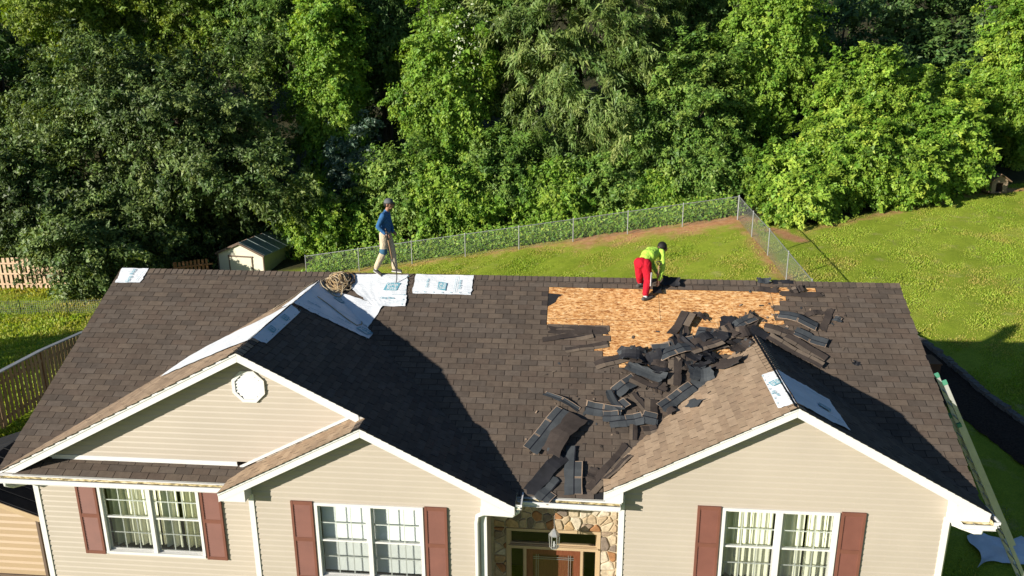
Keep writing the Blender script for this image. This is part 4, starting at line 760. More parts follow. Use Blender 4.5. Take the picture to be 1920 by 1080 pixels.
# ------------------------------------------------------------------ ladder, tarp, box, border
ld = thing('extension_ladder', 'aluminium extension ladder with green end caps leaning on the right roof edge', 'ladder', (11.5, -2.35, float(gz(11.5, -2.35))))
A0 = Vector((11.5, -2.35, float(gz(11.5, -2.35)))); A1 = Vector((9.02, -2.4, -1.3)); dl = (A1-A0).normalized(); nl = Vector((dl.z, 0, -dl.x)); LL = (A1-A0).length
for sec, (s0, s1, off, w) in enumerate(((0, LL*.82, 0, .42), (LL*.25, LL, .07, .36))):
    for sy in (-1, 1):
        mb = MB(); o = Vector((0, sy*w/2, 0))+nl*off; mb.bar(A0+dl*s0+o, A0+dl*s1+o, .07, .03, (0, 1, 0)); mb.build('rail', ALU, ld); mb = MB(); mb.bar(A0+dl*(s1-.02)+o, A0+dl*(s1+.07)+o, .08, .045, (0, 1, 0)); mb.build('end_cap', LGREEN, ld)
    k = .3
    while k < s1-s0-.1: mb = MB(); p = A0+dl*(s0+k)+nl*off; mb.tube([p+Vector((0, -w/2, 0)), p+Vector((0, w/2, 0))], .017, 8); mb.build('rung', ALU, ld); k += .305
tv = []; tq = []; rs = np.random.default_rng(3)
for j in range(15):
    for i in range(19):
        a, b = i/18, j/14; x = 10.75+1.55*a+.35*b*(1-a)+.12*math.sin(b*5); y = -1.75+.35*a+1.05*b*(1-.35*a)+.1*math.sin(a*7); tv.append((x, y, float(gz(x, y))+.05+.05*abs(math.sin(a*8+b*3))*abs(math.cos(b*6+a*2))+rs.uniform(0, .012)))
tq = [(j*19+i, j*19+i+1, (j+1)*19+i+1, (j+1)*19+i) for j in range(14) for i in range(18)]; tb = (11.4, -1.3, float(gz(11.4, -1.3)))
tag(put(bpy.data.objects.new('tarp', npmesh('tarp', np.array(tv)-np.array(tb), tq, TARP, smooth=True)), None, Vector(tb)), 'crumpled pale blue tarp lying on the grass under the ladder', 'tarp')
bx_ = thing('wooden_box', 'low brown wooden box on dark mulch beside the right roof edge', 'box', (13.0, 7.4, float(gz(13.0, 7.4)))); bz = float(gz(13.0, 7.4)); BR = plain('box_brown', (.16, .075, .04), .8)
for s in (-1, 1): mb = MB(); mb.bb(12.6, 13.4, 7.4+s*.36-.03, 7.4+s*.36+.03, bz, bz+.5); mb.build('side_panel', BR, bx_); mb = MB(); mb.bb(13.0+s*.36-.03, 13.0+s*.36+.03, 7.07, 7.73, bz, bz+.49); mb.build('side_panel', BR, bx_)
mb = MB(); mb.bb(12.57, 13.43, 6.98, 7.82, bz+.5, bz+.54); mb.build('lid', BR, bx_)
# mulch bed along the right of the house with a stacked block edge
OUT = [(13.6, 10.6), (14.0, 9.6), (14.15, 8), (14.3, 6.3), (14.6, 4.2), (14.9, 2.2), (15.2, .2)]; INN = [(12.2, 10.2), (12.3, 9), (12.6, 7), (12.95, 5.2), (13.3, 3.4), (13.6, 2.05), (13.9, 0)]
mv = []; rs = np.random.default_rng(9); NU, NV = 60, 10
for j in range(NU+1):
    s = j/NU*6; i = min(5, int(s)); f = s-i; o_ = np.array(OUT[i])*(1-f)+np.array(OUT[i+1])*f; n_ = np.array(INN[i])*(1-f)+np.array(INN[i+1])*f
    for k in range(NV+1): p = n_*(1-k/NV)+o_*(k/NV); mv.append((p[0]+rs.normal(0, .02), p[1], float(gz(*p))+.04+rs.uniform(0, .07)*(0 < k < NV)))
mq = [(j*(NV+1)+k, j*(NV+1)+k+1, (j+1)*(NV+1)+k+1, (j+1)*(NV+1)+k) for j in range(NU) for k in range(NV)]
mo = put(bpy.data.objects.new('mulch', npmesh('mulch', mv, mq, MULCH))); mo['kind'] = 'stuff'; tag(mo, 'dark mulch bed along the right side of the house', 'mulch')
gb = thing('garden_border', 'row of rough dark edging blocks between the mulch bed and the lawn', 'border', (14.2, 6.5, float(gz(14.2, 6.5)))); s = 0
P = [np.array(q) for q in OUT]; seg = [np.linalg.norm(P[i+1]-P[i]) for i in range(6)]; tot = sum(seg); rs = np.random.default_rng(4)
while s < tot:
    L = rs.uniform(.26, .36); q = s+L/2; i = 0
    while i < 5 and q > seg[i]: q -= seg[i]; i += 1
    d = (P[i+1]-P[i])/seg[i]; c = P[i]+d*q; R = Matrix.Rotation(math.atan2(d[1], d[0])+rs.normal(0, .08), 3, 'Z'); mb = MB(); h = rs.uniform(.16, .22)
    mb.box((c[0]+rs.normal(0, .02), c[1], float(gz(*c))+h/2-.02), (L-.015, .2, h), R); mb.v = [(x+rs.normal(0, .008), y+rs.normal(0, .008), z+rs.normal(0, .008)) for x, y, z in mb.v]; mb.build('block', BLOCK, gb); s += L
# ------------------------------------------------------------------ chain link fence
cf = thing('chain_link_fence', 'grey chain link fence turning a corner behind the lawn', 'fence', (FC[0], FC[1], float(gz(*FC))))
FP = [(FC[0]-2.86*k, FC[1]-.075*2.86*k) for k in range(9)][::-1]; nr = len(FP)-1; FP += [(10.28, 21.49), (10.49, 18.76), (10.63, 15.7), (10.8, 12.6), (10.95, 9.5), (11.0, 6.5)]
PT = [Vector((x, y, float(gz(x, y)))) for x, y in FP]; FH = 1.22
for k, p in enumerate(PT): mb = MB(); r = .038 if k == nr else .026; mb.tube([p-Vector((0, 0, .1)), p+Vector((0, 0, FH+.04))], r, 8); mb.tube([p+Vector((0, 0, FH+.03)), p+Vector((0, 0, FH+.06)), p+Vector((0, 0, FH+.085))], [r*1.2, r*1.1, .006], 8); mb.build('post', GALV, cf)
for a, b in zip(PT[:-1], PT[1:]): mb = MB(); up = Vector((0, 0, FH)); mb.tube([a+up, b+up], .019, 6); mb.build('top_rail', GALV, cf)
mb = MB(); wv = []; wq = []
for a, b in zip(PT[:-1], PT[1:]):
    d = b-a; Lh = math.hypot(d.x, d.y); e = d/Lh; side = Vector((-d.y, d.x, 0))/Lh; H = FH-.03; pitch = .085; n = int((Lh+H)/pitch); rd = .0021
    for sgn in (1, -1):
        for k in range(n+1):
            s0 = k*pitch-H if sgn > 0 else k*pitch; s1 = s0+H*sgn; z0_, z1_ = .03, H+.03
            lo, hi = (s0, s1) if sgn > 0 else (s1, s0)
            def zz(s): return z0_+(s-s0)/(s1-s0)*(z1_-z0_)
            ca, cb = max(0, lo), min(Lh, hi)
            if cb-ca < .02: continue
            p, q = a+e*ca+Vector((0, 0, zz(ca))), a+e*cb+Vector((0, 0, zz(cb))); i = len(wv); up = Vector((0, 0, rd*1.4)); sd = side*rd
            for w in (p, q): wv += [w+sd-up*.5, w-sd-up*.5, w+up]
            wq += [(i, i+1, i+4, i+3), (i+1, i+2, i+5, i+4), (i+2, i, i+3, i+5)]
mo = put(bpy.data.objects.new('chain_link_mesh', npmesh('chain_link_mesh', wv, wq, WIRE)), cf); mo['kind'] = 'stuff'
# ------------------------------------------------------------------ wooden fences at the left
def picket_fence(a, b, label, h, pitch, mats, cap, gap=.5, both=True, n_rail=2):
    a, b = Vector((*a, 0)), Vector((*b, 0)); L = (b-a).length; d = (b-a)/L; sd = Vector((-d.y, d.x, 0)); f = thing('wooden_fence', label, 'fence', (a.x, a.y, float(gz(a.x, a.y)))); n = int(L/pitch); g_ = lambda s: float(gz((a+d*s).x, (a+d*s).y)); rs = random.Random(2)
    for k in range(n):
        for s_, o in ((1, 0), (-1, .5)) if both else ((1, 0),):
            q = (k+o)*pitch+pitch*.3; p = a+d*q; z = g_(q); mb = MB(); hh = h+rs.uniform(-.02, .02); w = pitch*gap; mb.hexa([p+d*x+sd*(s_*.035+y)+Vector((0, 0, z+.05)) for x, y in ((-w/2, -.009), (w/2, -.009), (w/2, .009), (-w/2, .009))], [p+d*x+sd*(s_*.035+y)+Vector((0, 0, z+hh)) for x, y in ((-w/2, -.009), (w/2, -.009), (w/2, .009), (-w/2, .009))]); mb.build('picket', rs.choice(mats), f)
    m_ = int(L/2.4)+1
    for k in range(m_):
        for r in range(n_rail):
            p, q = k*2.4, min(L, k*2.4+2.4); zr = .3+r*(h-.6)/(n_rail-1); mb = MB(); mb.bar(a+d*p+Vector((0, 0, g_(p)+zr)), a+d*q+Vector((0, 0, g_(q)+zr)), .045, .085); mb.build('rail', mats[0], f)
        p = a+d*min(k*2.4, L); mb = MB(); mb.bb(p.x-.05, p.x+.05, p.y-.05, p.y+.05, g_(k*2.4)-.1, g_(k*2.4)+h+.02); mb.build('post', mats[0], f)
        if cap:
            p, q = k*2.4, min(L, k*2.4+2.398); mb = MB(); mb.bar(a+d*p+Vector((0, 0, g_(p)+h+.045)), a+d*q+Vector((0, 0, g_(q)+h+.045)), .16, .035); mb.build('cap_rail', CAPW, f)
    return f
picket_fence((-15.2, .6), (-16.3, 13.8), 'brown shadowbox fence with grey cap running beside the house at left', 1.72, .21, PICK, True, .62)
picket_fence((-33, 20.9), (-25.6, 21.4), 'pale sunlit picket fence half hidden behind the left tree', 1.75, .26, [PICKL], False, .58, False, 3)
picket_fence((-20.2, 22.6), (-18.4, 23.4), 'short dark orange slat fence peeking over the ridge left of the shed', 1.15, .2, [wood('orange_slats', (.42, .2, .09))], False, .62, False)
wf = thing('wire_garden_fence', 'low green wire garden fence on the left lawn', 'fence', (-25.4, 17.2, float(gz(-25.4, 17.2))))
GP = [(-27.5, 17.0), (-25.4, 17.2), (-23.2, 17.55), (-21.0, 17.9), (-19.0, 18.3)]; GT = plain('green_post', (.03, .07, .03), .7)
for x, y in GP: z = float(gz(x, y)); mb = MB(); mb.tube([(x, y, z-.05), (x, y, z+.75)], .022, 6); mb.build('post', GT, wf)
mb = MB()
for (x0, y0), (x1, y1) in zip(GP[:-1], GP[1:]):
    for h in np.arange(.05, .75, .1): mb.tube([(x0, y0, float(gz(x0, y0))+h), (x1, y1, float(gz(x1, y1))+h)], .004, 3)
    for k in range(22): f = k/22; x, y = x0+(x1-x0)*f, y0+(y1-y0)*f; z = float(gz(x, y)); mb.tube([(x, y, z+.05), (x, y, z+.72)], .004, 3)
mo = mb.build('wire_mesh', WIRE, wf); mo['kind'] = 'stuff'
# ------------------------------------------------------------------ yard shed
def shed():
    c = Vector((-16.75, 26.6, 0)); gzv = float(gz(-15.6, 24.5))-.95; rz = math.radians(-9); R = Matrix.Rotation(rz, 3, 'Z'); T = lambda x, y, z: c+R @ Vector((x, y, 0))+Vector((0, 0, gzv+z)); s = thing('garden_shed', 'cream garden shed with green metal roof behind the house', 'shed', (c.x, c.y, gzv)); w, l, h, rh = 1.42, 2.4, 2.0, .62
    mb = MB(); mb.hexa([T(-w, -l, 0), T(w, -l, 0), T(w, l, 0), T(-w, l, 0)], [T(-w, -l, h), T(w, -l, h), T(w, l, h), T(-w, l, h)]); mb.build('body', SHEDY, s)
    for k in range(11):
        z0, z1_ = k*.24, min(k*.24+.235, h+rh-.05); 
        if z0 >= h+rh-.08: break
        a = w if z0 <= h else w*(1-(z0-h)/rh); b = w if z1_ <= h else max(.02, w*(1-(z1_-h)/rh)); mb = MB(); mb.hexa([T(-a, -l-.03, z0), T(a, -l-.03, z0), T(a, -l-.002, z0), T(-a, -l-.002, z0)], [T(-b, -l-.018, z1_), T(b, -l-.018, z1_), T(b, -l-.002, z1_), T(-b, -l-.002, z1_)]); mb.build('front_board', SHEDW, s)
    for k in range(8): z0 = k*.25; mb = MB(); mb.hexa([T(w+.002, -l, z0), T(w+.03, -l, z0), T(w+.03, l, z0), T(w+.002, l, z0)], [T(w+.002, -l, z0+.245), T(w+.015, -l, z0+.245), T(w+.015, l, z0+.245), T(w+.002, l, z0+.245)]); mb.build('side_board', SHEDY, s)
    o = .12
    for sx, m in ((1, SHEDG), (-1, plain('shed_brown_roof', (.3, .21, .15), .7))):
        mb = MB(); e = (w+o); zz = h-o*rh/w; q = [(0, -l-o, h+rh), (sx*e, -l-o, zz), (sx*e, l+o, zz), (0, l+o, h+rh)]; mb.hexa([T(x, y, z) for x, y, z in q], [T(x, y, z+.05) for x, y, z in q]); rf = mb.build('roof', m, s)
        for k in range(7): y = -l-o+.1+k*(2*l+2*o-.2)/6; mb = MB(); mb.bar(T(0, y, h+rh+.06), T(sx*e, y, zz+.06), .035, .025); mb.build('roof_rib', m, rf)
    for sx in (1, -1): mb = MB(); mb.bar(T(0, -l-o-.02, h+rh+.0), T(sx*(w+o), -l-o-.02, h-o*rh/w+.0), .03, .12); mb.build('rake_trim', SHEDB, s)
    for x in (-w-.01, w+.01): mb = MB(); mb.bar(T(x, -l-.03, 0), T(x, -l-.03, h), .06, .06); mb.build('corner_trim', SHEDB, s)
    mb = MB(); mb.bar(T(-.78, -l-.05, 1.86), T(.78, -l-.05, 1.86), .05, .07); 
    for x in (-.72, .72): mb.bar(T(x, -l-.045, 0), T(x, -l-.045, 1.82), .04, .06)
    mb.build('door_frame', SHEDB, s); mb = MB(); mb.hexa([T(-.68, -l-.055, .05), T(.68, -l-.055, .05), T(.68, -l-.03, .05), T(-.68, -l-.03, .05)], [T(-.68, -l-.055, 1.8), T(.68, -l-.055, 1.8), T(.68, -l-.03, 1.8), T(-.68, -l-.03, 1.8)]); mb.build('door', SHEDW, s)
shed()
# ------------------------------------------------------------------ dog house
def doghouse():
    x, y = 24.5, 28.4; z = float(gz(x, y)); d = thing('dog_house', 'small weathered wooden dog house at the edge of the bushes', 'dog house', (x, y, z)); R = Matrix.Rotation(math.radians(12), 3, 'Z'); T = lambda a, b, c: Vector((x, y, z+c))+R @ Vector((a, b, 0)); PL = wood('dog_house_wood', (.40, .30, .2)); w, l, h, rh = .48, .6, .68, .32
    mb = MB(); th = .03
    for sx in (-1, 1): mb.hexa([T(sx*w, -l, 0), T(sx*(w-th), -l, 0), T(sx*(w-th), l, 0), T(sx*w, l, 0)], [T(sx*w, -l, h), T(sx*(w-th), -l, h), T(sx*(w-th), l, h), T(sx*w, l, h)])
    mb.hexa([T(-w, l, 0), T(w, l, 0), T(w, l-th, 0), T(-w, l-th, 0)], [T(-w, l, h), T(w, l, h), T(w, l-th, h), T(-w, l-th, h)]); mb.build('wall', PL, d)
    mb = MB(); y0, y1 = -l, -l+th
    for q in ([(-w, 0), (-.2, 0), (-.2, h), (-w, h)], [(.2, 0), (w, 0), (w, h), (.2, h)], [(-w, h), (w, h), (0, h+rh)], [(-.2, .56), (.2, .56), (.2, h-.001), (-.2, h-.001)]): mb.hexa([T(a, y0, c) for a, c in q], [T(a, y1, c) for a, c in q])
    mb.build('front_panel', PL, d)
    for sx in (-1, 1):
        mb = MB(); q = [(0, -l-.12, h+rh+.02), (sx*(w+.14), -l-.12, h-.07), (sx*(w+.14), l+.1, h-.07), (0, l+.1, h+rh+.02)]; mb.hexa([T(*k) for k in q], [T(k[0], k[1], k[2]+.035) for k in q]); mb.build('roof', wood('dog_house_roof', (.36, .24, .15)), d)
    mb = MB(); mb.hexa([T(-w, -l, .01), T(w, -l, .01), T(w, l, .01), T(-w, l, .01)], [T(-w, -l, .04), T(w, -l, .04), T(w, l, .04), T(-w, l, .04)]); mb.build('floor', PL, d)
doghouse()
# ------------------------------------------------------------------ outbuilding at the lower left
def outbuilding():
    xr, yf = -9.75, -3.25; gb_ = float(gz(-12, -3)); o = thing('outbuilding', 'peach sided outbuilding with dark roof left of the house corner', 'building', (-12.2, -1.5, gb_)); xl = -13.0; xm = (xl+xr)/2; zt_ = gb_+1.75; sl_ = .36; zr = zt_+sl_*(xr-xm)
    mb = MB(); mb.hexa([(xl, yf+.02, gb_), (xr, yf+.02, gb_), (xr, yf+2.4, gb_), (xl, yf+2.4, gb_)], [(xl, yf+.02, zt_), (xr, yf+.02, zt_), (xr, yf+2.4, zt_), (xl, yf+2.4, zt_)]); mb.hexa([(xl, yf+.02, zt_), (xr, yf+.02, zt_), (xm, yf+.02, zr)], [(xl, yf+2.4, zt_), (xr, yf+2.4, zt_), (xm, yf+2.4, zr)]); wl = mb.build('wall', SIDE2, o)
    z = gb_+.12
    while z < zr-.05:
        e = min(z+.17, zr-.02); half = (xr-xm) if e <= zt_ else (zr-e)/sl_
        if not (zt_-.02 < z < zt_+.05): mb = MB(); e0 = z+(e-z)*.62; mb.hexa([(xm-half, yf-.028, z), (xm+half, yf-.028, z), (xm+half, yf+.018, z), (xm-half, yf+.018, z)], [(xm-half, yf-.026, e0), (xm+half, yf-.026, e0), (xm+half, yf+.018, e0), (xm-half, yf+.018, e0)]); mb.hexa([(xm-half, yf-.026, e0+.0005), (xm+half, yf-.026, e0+.0005), (xm+half, yf+.018, e0+.0005), (xm-half, yf+.018, e0+.0005)], [(xm-half, yf-.002, e), (xm+half, yf-.002, e), (xm+half, yf+.018, e), (xm-half, yf+.018, e)]); mb.build('siding_board', SIDE2, wl)
        z += .17
    mb = MB(); mb.bb(xl, xr, yf-.03, yf+.015, zt_-.02, zt_+.035); mb.build('band_trim', SIDE2, o)
    for sx in (1, -1):
        mb = MB(); xe = xm+sx*(xr-xm+.3); ze = zr-sl_*(xr-xm+.3); q = [(xm, yf-.25, zr+.05), (xe, yf-.25, ze+.05), (xe, yf+2.6, ze+.05), (xm, yf+2.6, zr+.05)]; mb.hexa(q, [(a, b, c+.07) for a, b, c in q]); rf = mb.build('roof', FELT, o)
        for k in range(9): y = yf-.2+k*.32; mb = MB(); mb.bar((xm, y, zr+.13), (xe, y, ze+.13), .03, .025, (0, 0, 1)); mb.build('roof_rib', FELT, rf)
    for sx in (1, -1): mb = MB(); mb.bar((xm, yf-.26, zr+.06), (xm+sx*(xr-xm+.3), yf-.26, zr-sl_*(xr-xm+.3)+.06), .02, .12); mb.build('rake_trim', CASE, o)
    mb = MB(); mb.bb(xr-.01, xr+.05, yf-.03, yf+.04, gb_, zt_-.02); mb.build('corner_post', SHEDB, o); mb = MB(); mb.bb(xl, xr, yf-.05, yf+.01, gb_-.1, gb_+.11); mb.build('skirt', SHEDB, o)
outbuilding()
# ------------------------------------------------------------------ people
def bodymesh(bones, vox, mats, sub=None):
    bm = bmesh.new(); dirs = []
    for lab, a, ra, b, rb in bones:
        a, b = Vector(a), Vector(b); d = b-a; L = max(d.length, 1e-4); q = d.to_track_quat('Z', 'Y').to_matrix().to_4x4(); N = 14; rings = []
        prof = [(-ra*math.cos(t), ra*math.sin(t)) for t in (0.0, .5, 1.05)]+[(L*k/4, ra+(rb-ra)*k/4) for k in range(5)]+[(L+rb*math.cos(t), rb*math.sin(t)) for t in (1.05, .5, 0.0)]
        for z, r in prof:
            if r < 1e-6: rings.append([bm.verts.new(a+q.to_3x3() @ Vector((0, 0, z)))])
            else: rings.append([bm.verts.new(a+q.to_3x3() @ Vector((r*math.cos(2*math.pi*k/N), r*math.sin(2*math.pi*k/N), z))) for k in range(N)])
        for r0, r1 in zip(rings[:-1], rings[1:]):
            for k in range(N):
                j = (k+1) % N
                if len(r0) == 1: bm.faces.new((r0[0], r1[j], r1[k]))
                elif len(r1) == 1: bm.faces.new((r0[k], r0[j], r1[0]))
                else: bm.faces.new((r0[k], r0[j], r1[j], r1[k]))
    me = bpy.data.meshes.new('tmp'); bm.to_mesh(me); bm.free(); o = bpy.data.objects.new('tmp', me); COL.objects.link(o)
    r = o.modifiers.new('r', 'REMESH'); r.mode = 'VOXEL'; r.voxel_size = vox; s = o.modifiers.new('s', 'SMOOTH'); s.iterations = 4; s.factor = .5
    dg = bpy.context.evaluated_depsgraph_get(); out = bpy.data.meshes.new_from_object(o.evaluated_get(dg)); bpy.data.objects.remove(o)
    n = len(out.polygons); C = np.zeros(n*3, np.float32); out.polygons.foreach_get('center', C); C = C.reshape(-1, 3); best = np.full(n, 1e9); mi = np.zeros(n, np.int32)
    for lab, a, ra, b, rb in bones:
        a, b = np.array(a, float), np.array(b, float); d = b-a; t = np.clip(((C-a)@d)/max(d@d, 1e-9), 0, 1); dist = np.linalg.norm(C-a-t[:, None]*d, axis=1)-(ra+(rb-ra)*t); m = dist < best; best[m] = dist[m]; mi[m] = lab
    for m in mats: out.materials.append(m)
    out.polygons.foreach_set('material_index', mi); out.polygons.foreach_set('use_smooth', np.ones(n, bool)); return out
def hand(w, d, side, curl=1.0, lab=0, grip=None):   # palm plus five unequal bent fingers closing round a point
    w, d, side = Vector(w), Vector(d).normalized(), Vector(side).normalized(); n = d.cross(side); B = [(lab, w, .027, w+d*.075, .036)]
    for k, (o, L) in enumerate(((-.028, .062), (-.010, .074), (.009, .070), (.026, .054))):
        b = w+d*.085+side*o; m = b+d*L*.45+n*L*.25*curl; e = m+d*L*.12+n*L*.5*curl; B += [(lab, b, .0105, m, .0095), (lab, m, .0095, e, .008)]
    t = w+d*.03-side*.03; m = t-side*.022+d*.03+n*.02; B += [(lab, t, .013, m, .011), (lab, m, .011, m+d*.026+n*.022, .009)]; return B
def person(name, label, bones, mats, loc, vox=.0085):
    me = bodymesh(bones, vox, mats); me.transform(Matrix.Translation(-Vector(loc))); me.name = 'body'; o = thing(name, label, 'person', loc); b = bpy.data.objects.new('body', me); COL.objects.link(b); b.parent = o; WM[b.name] = Matrix.Translation(Vector(loc)); b.matrix_parent_inverse = Matrix.Identity(4); return o, b
SK, SHI, TRO, SHO, SOL, SOC, BAND = range(7)
# walking worker on the ridge, seen from the side, facing right
x0 = -2.47; g0 = .055
hip, chest, neck = (x0-.02, -.02, g0+.90), (x0+.02, -.02, g0+1.26), (x0+.055, -.02, g0+1.44); hd = (x0+.115, -.02, g0+1.585)
B = [(TRO, (x0-.02, -.10, g0+.90), .115, (x0-.02, .07, g0+.90), .115), (SHI, (x0-.01, -.02, g0+.98), .125, (x0+.01, -.02, g0+1.18), .135), (SHI, (x0+.01, -.07, g0+1.25), .115, (x0+.01, .05, g0+1.25), .115), (SHI, (x0+.02, -.15, g0+1.37), .068, (x0+.02, .12, g0+1.37), .068), (SHI, (x0+.03, -.02, g0+1.39), .07, (x0+.04, -.02, g0+1.42), .062), (SK, (x0+.05, -.02, g0+1.42), .052, (x0+.09, -.02, g0+1.52), .048),
 (SK, (x0+.095, -.02, g0+1.615), .092, (x0+.115, -.02, g0+1.585), .088), (SK, (x0+.15, -.02, g0+1.53), .05, (x0+.145, -.02, g0+1.56), .06), (SK, (x0+.195, -.02, g0+1.585), .014, (x0+.222, -.02, g0+1.562), .015), (SK, (x0+.09, -.112, g0+1.60), .018, (x0+.085, -.116, g0+1.57), .014), (SK, (x0+.09, .072, g0+1.60), .018, (x0+.085, .076, g0+1.57), .014), (SK, (x0+.19, -.035, g0+1.525), .010, (x0+.19, -.005, g0+1.525), .010),
 (SHI, (x0+.0, -.19, g0+1.36), .066, (x0-.115, -.235, g0+1.11), .054), (SHI, (x0-.115, -.235, g0+1.11), .054, (x0+.03, -.235, g0+.965), .043), (SK, (x0+.02, -.235, g0+.972), .032, (x0+.05, -.235, g0+.95), .028),
 (SHI, (x0+.02, .15, g0+1.36), .066, (x0+.06, .2, g0+1.10), .054), (SHI, (x0+.06, .2, g0+1.10), .054, (x0+.15, .08, g0+.93), .042),
 (TRO, (x0-.02, -.10, g0+.88), .110, (x0-.05, -.11, g0+.49), .083), (TRO, (x0-.05, -.11, g0+.49), .083, (x0-.225, -.11, g0+.15), .066), (SOC, (x0-.22, -.11, g0+.16), .045, (x0-.25, -.11, g0+.09), .04),
 (TRO, (x0-.0, .07, g0+.88), .112, (x0+.11, .06, g0+.49), .085), (TRO, (x0+.11, .06, g0+.49), .085, (x0+.16, .05, g0+.10), .068), (BAND, (x0-.045, -.11, g0+.55), .092, (x0-.05, -.11, g0+.50), .092),
 (SHO, (x0-.27, -.11, g0+.075), .043, (x0-.20, -.11, g0+.012), .040), (SHO, (x0-.20, -.11, g0+.012), .040, (x0-.135, -.11, g0-.032), .032), (SHO, (x0+.13, .05, g0+.045), .045, (x0+.23, .04, g0+.028), .040), (SHO, (x0+.23, .04, g0+.028), .040, (x0+.30, .035, g0+.018), .03)]
B += hand((x0+.05, -.235, g0+.95), (.9, 0, -.43), (0, -1, 0), 1.1, SK)+hand((x0+.15, .08, g0+.93), (.8, -.5, -.3), (0, -1, .2), 1.1, SK)
w1, b1 = person('person', 'worker in blue shirt, khaki trousers and grey cap walking along the ridge', B, [SKIN, BLUESH, KHAKI, SHOE, SOLE, SOCK, plain('blue_band', (.04, .13, .22), .8)], (x0, 0, 0))
hd = Vector((x0+.10, -.02, g0+1.615))
def dome(name, mat, par, c, rx, ry, rz, z0=-.1, tilt=None, seg=18, rings=8):
    mb = MB(); P = []
    for j in range(rings+1):
        a = math.asin(max(-1, z0))+(math.pi/2-math.asin(max(-1, z0)))*j/rings
        P.append([Vector((rx*math.cos(a)*math.cos(2*math.pi*k/seg), ry*math.cos(a)*math.sin(2*math.pi*k/seg), rz*math.sin(a))) for k in range(seg)])
    T = (tilt or Matrix.Identity(3)); P = [[Vector(c)+T @ p for p in r] for r in P]; n0 = 0
    for r in P: mb.v += [tuple(p) for p in r]
    for j in range(rings):
        for k in range(seg): q = (k+1) % seg; mb.f.append((j*seg+k, j*seg+q, (j+1)*seg+q, (j+1)*seg+k)); mb.m.append(0)
    mb.f.append(tuple(range(seg-1, -1, -1))); mb.m.append(0); return mb.build(name, mat, par, True)
dome('hair', HAIR, w1, hd+Vector((-.018, 0, -.012)), .098, .097, .10, -.55)
cp = dome('cap', CAPM, w1, hd+Vector((.002, 0, .014)), .110, .104, .105, -.05); mb = MB(); pts = [(.075*math.cos(a)+.085, .09*math.sin(a)) for a in np.linspace(-1.45, 1.45, 9)]
mb.hexa([hd+Vector((x, y, .012-.25*(x-.08))) for x, y in pts]+[hd+Vector((.06, .09, .012)), hd+Vector((.06, -.09, .012))], [hd+Vector((x, y, .020-.25*(x-.08))) for x, y in pts]+[hd+Vector((.06, .09, .022)), hd+Vector((.06, -.09, .022))]); mb.build('brim', plain('brim_black', (.015, .015, .016), .7), cp)
for y in (-.052, .012): mb = MB(); mb.tube([hd+Vector((.078, y, -.025)), hd+Vector((.082, y, -.027))], .011, 8); mb.build('eye', EYE, w1)
mb = MB()
for a, b in (((x0-.30, -.11, g0+.055), (x0-.13, -.11, g0-.075)), ((x0+.09, .05, g0+.005), (x0+.32, .035, g0-.012))): mb.bar(a, b, .085, .022)
mb.build('shoe_sole', SOLE, w1)
tl = thing('long_handled_tool', 'long wooden handled pry tool with curved steel end held by the blue shirted worker', 'tool', (x0+.25, -.27, MS*-.27)); ha = Vector((x0+.075, -.262, g0+1.03)); hb = Vector((x0+.20, -.28, g0+.32)); mb = MB(); mb.tube([ha, ha*.5+hb*.5, hb], [.017, .016, .016], 8); mb.build('handle', HANDLE, tl, True)
mb = MB(); mb.tube([ha+(ha-hb).normalized()*-.02, ha+(ha-hb).normalized()*.06], .021, 8); mb.tube([ha-(ha-hb)*.05, ha-(ha-hb)*.3], .0185, 8); mb.build('grip', STEEL, tl, True)
mb = MB(); mb.tube([hb+(ha-hb).normalized()*.06, hb, hb+Vector((.06, -.01, -.14)), hb+Vector((.085, -.015, -.28)), hb+Vector((.08, -.02, -.40)), hb+Vector((.06, -.03, -.50))], [.017, .016, .013, .012, .011, .008], 8); mb.build('curved_end', STEEL, tl, True)
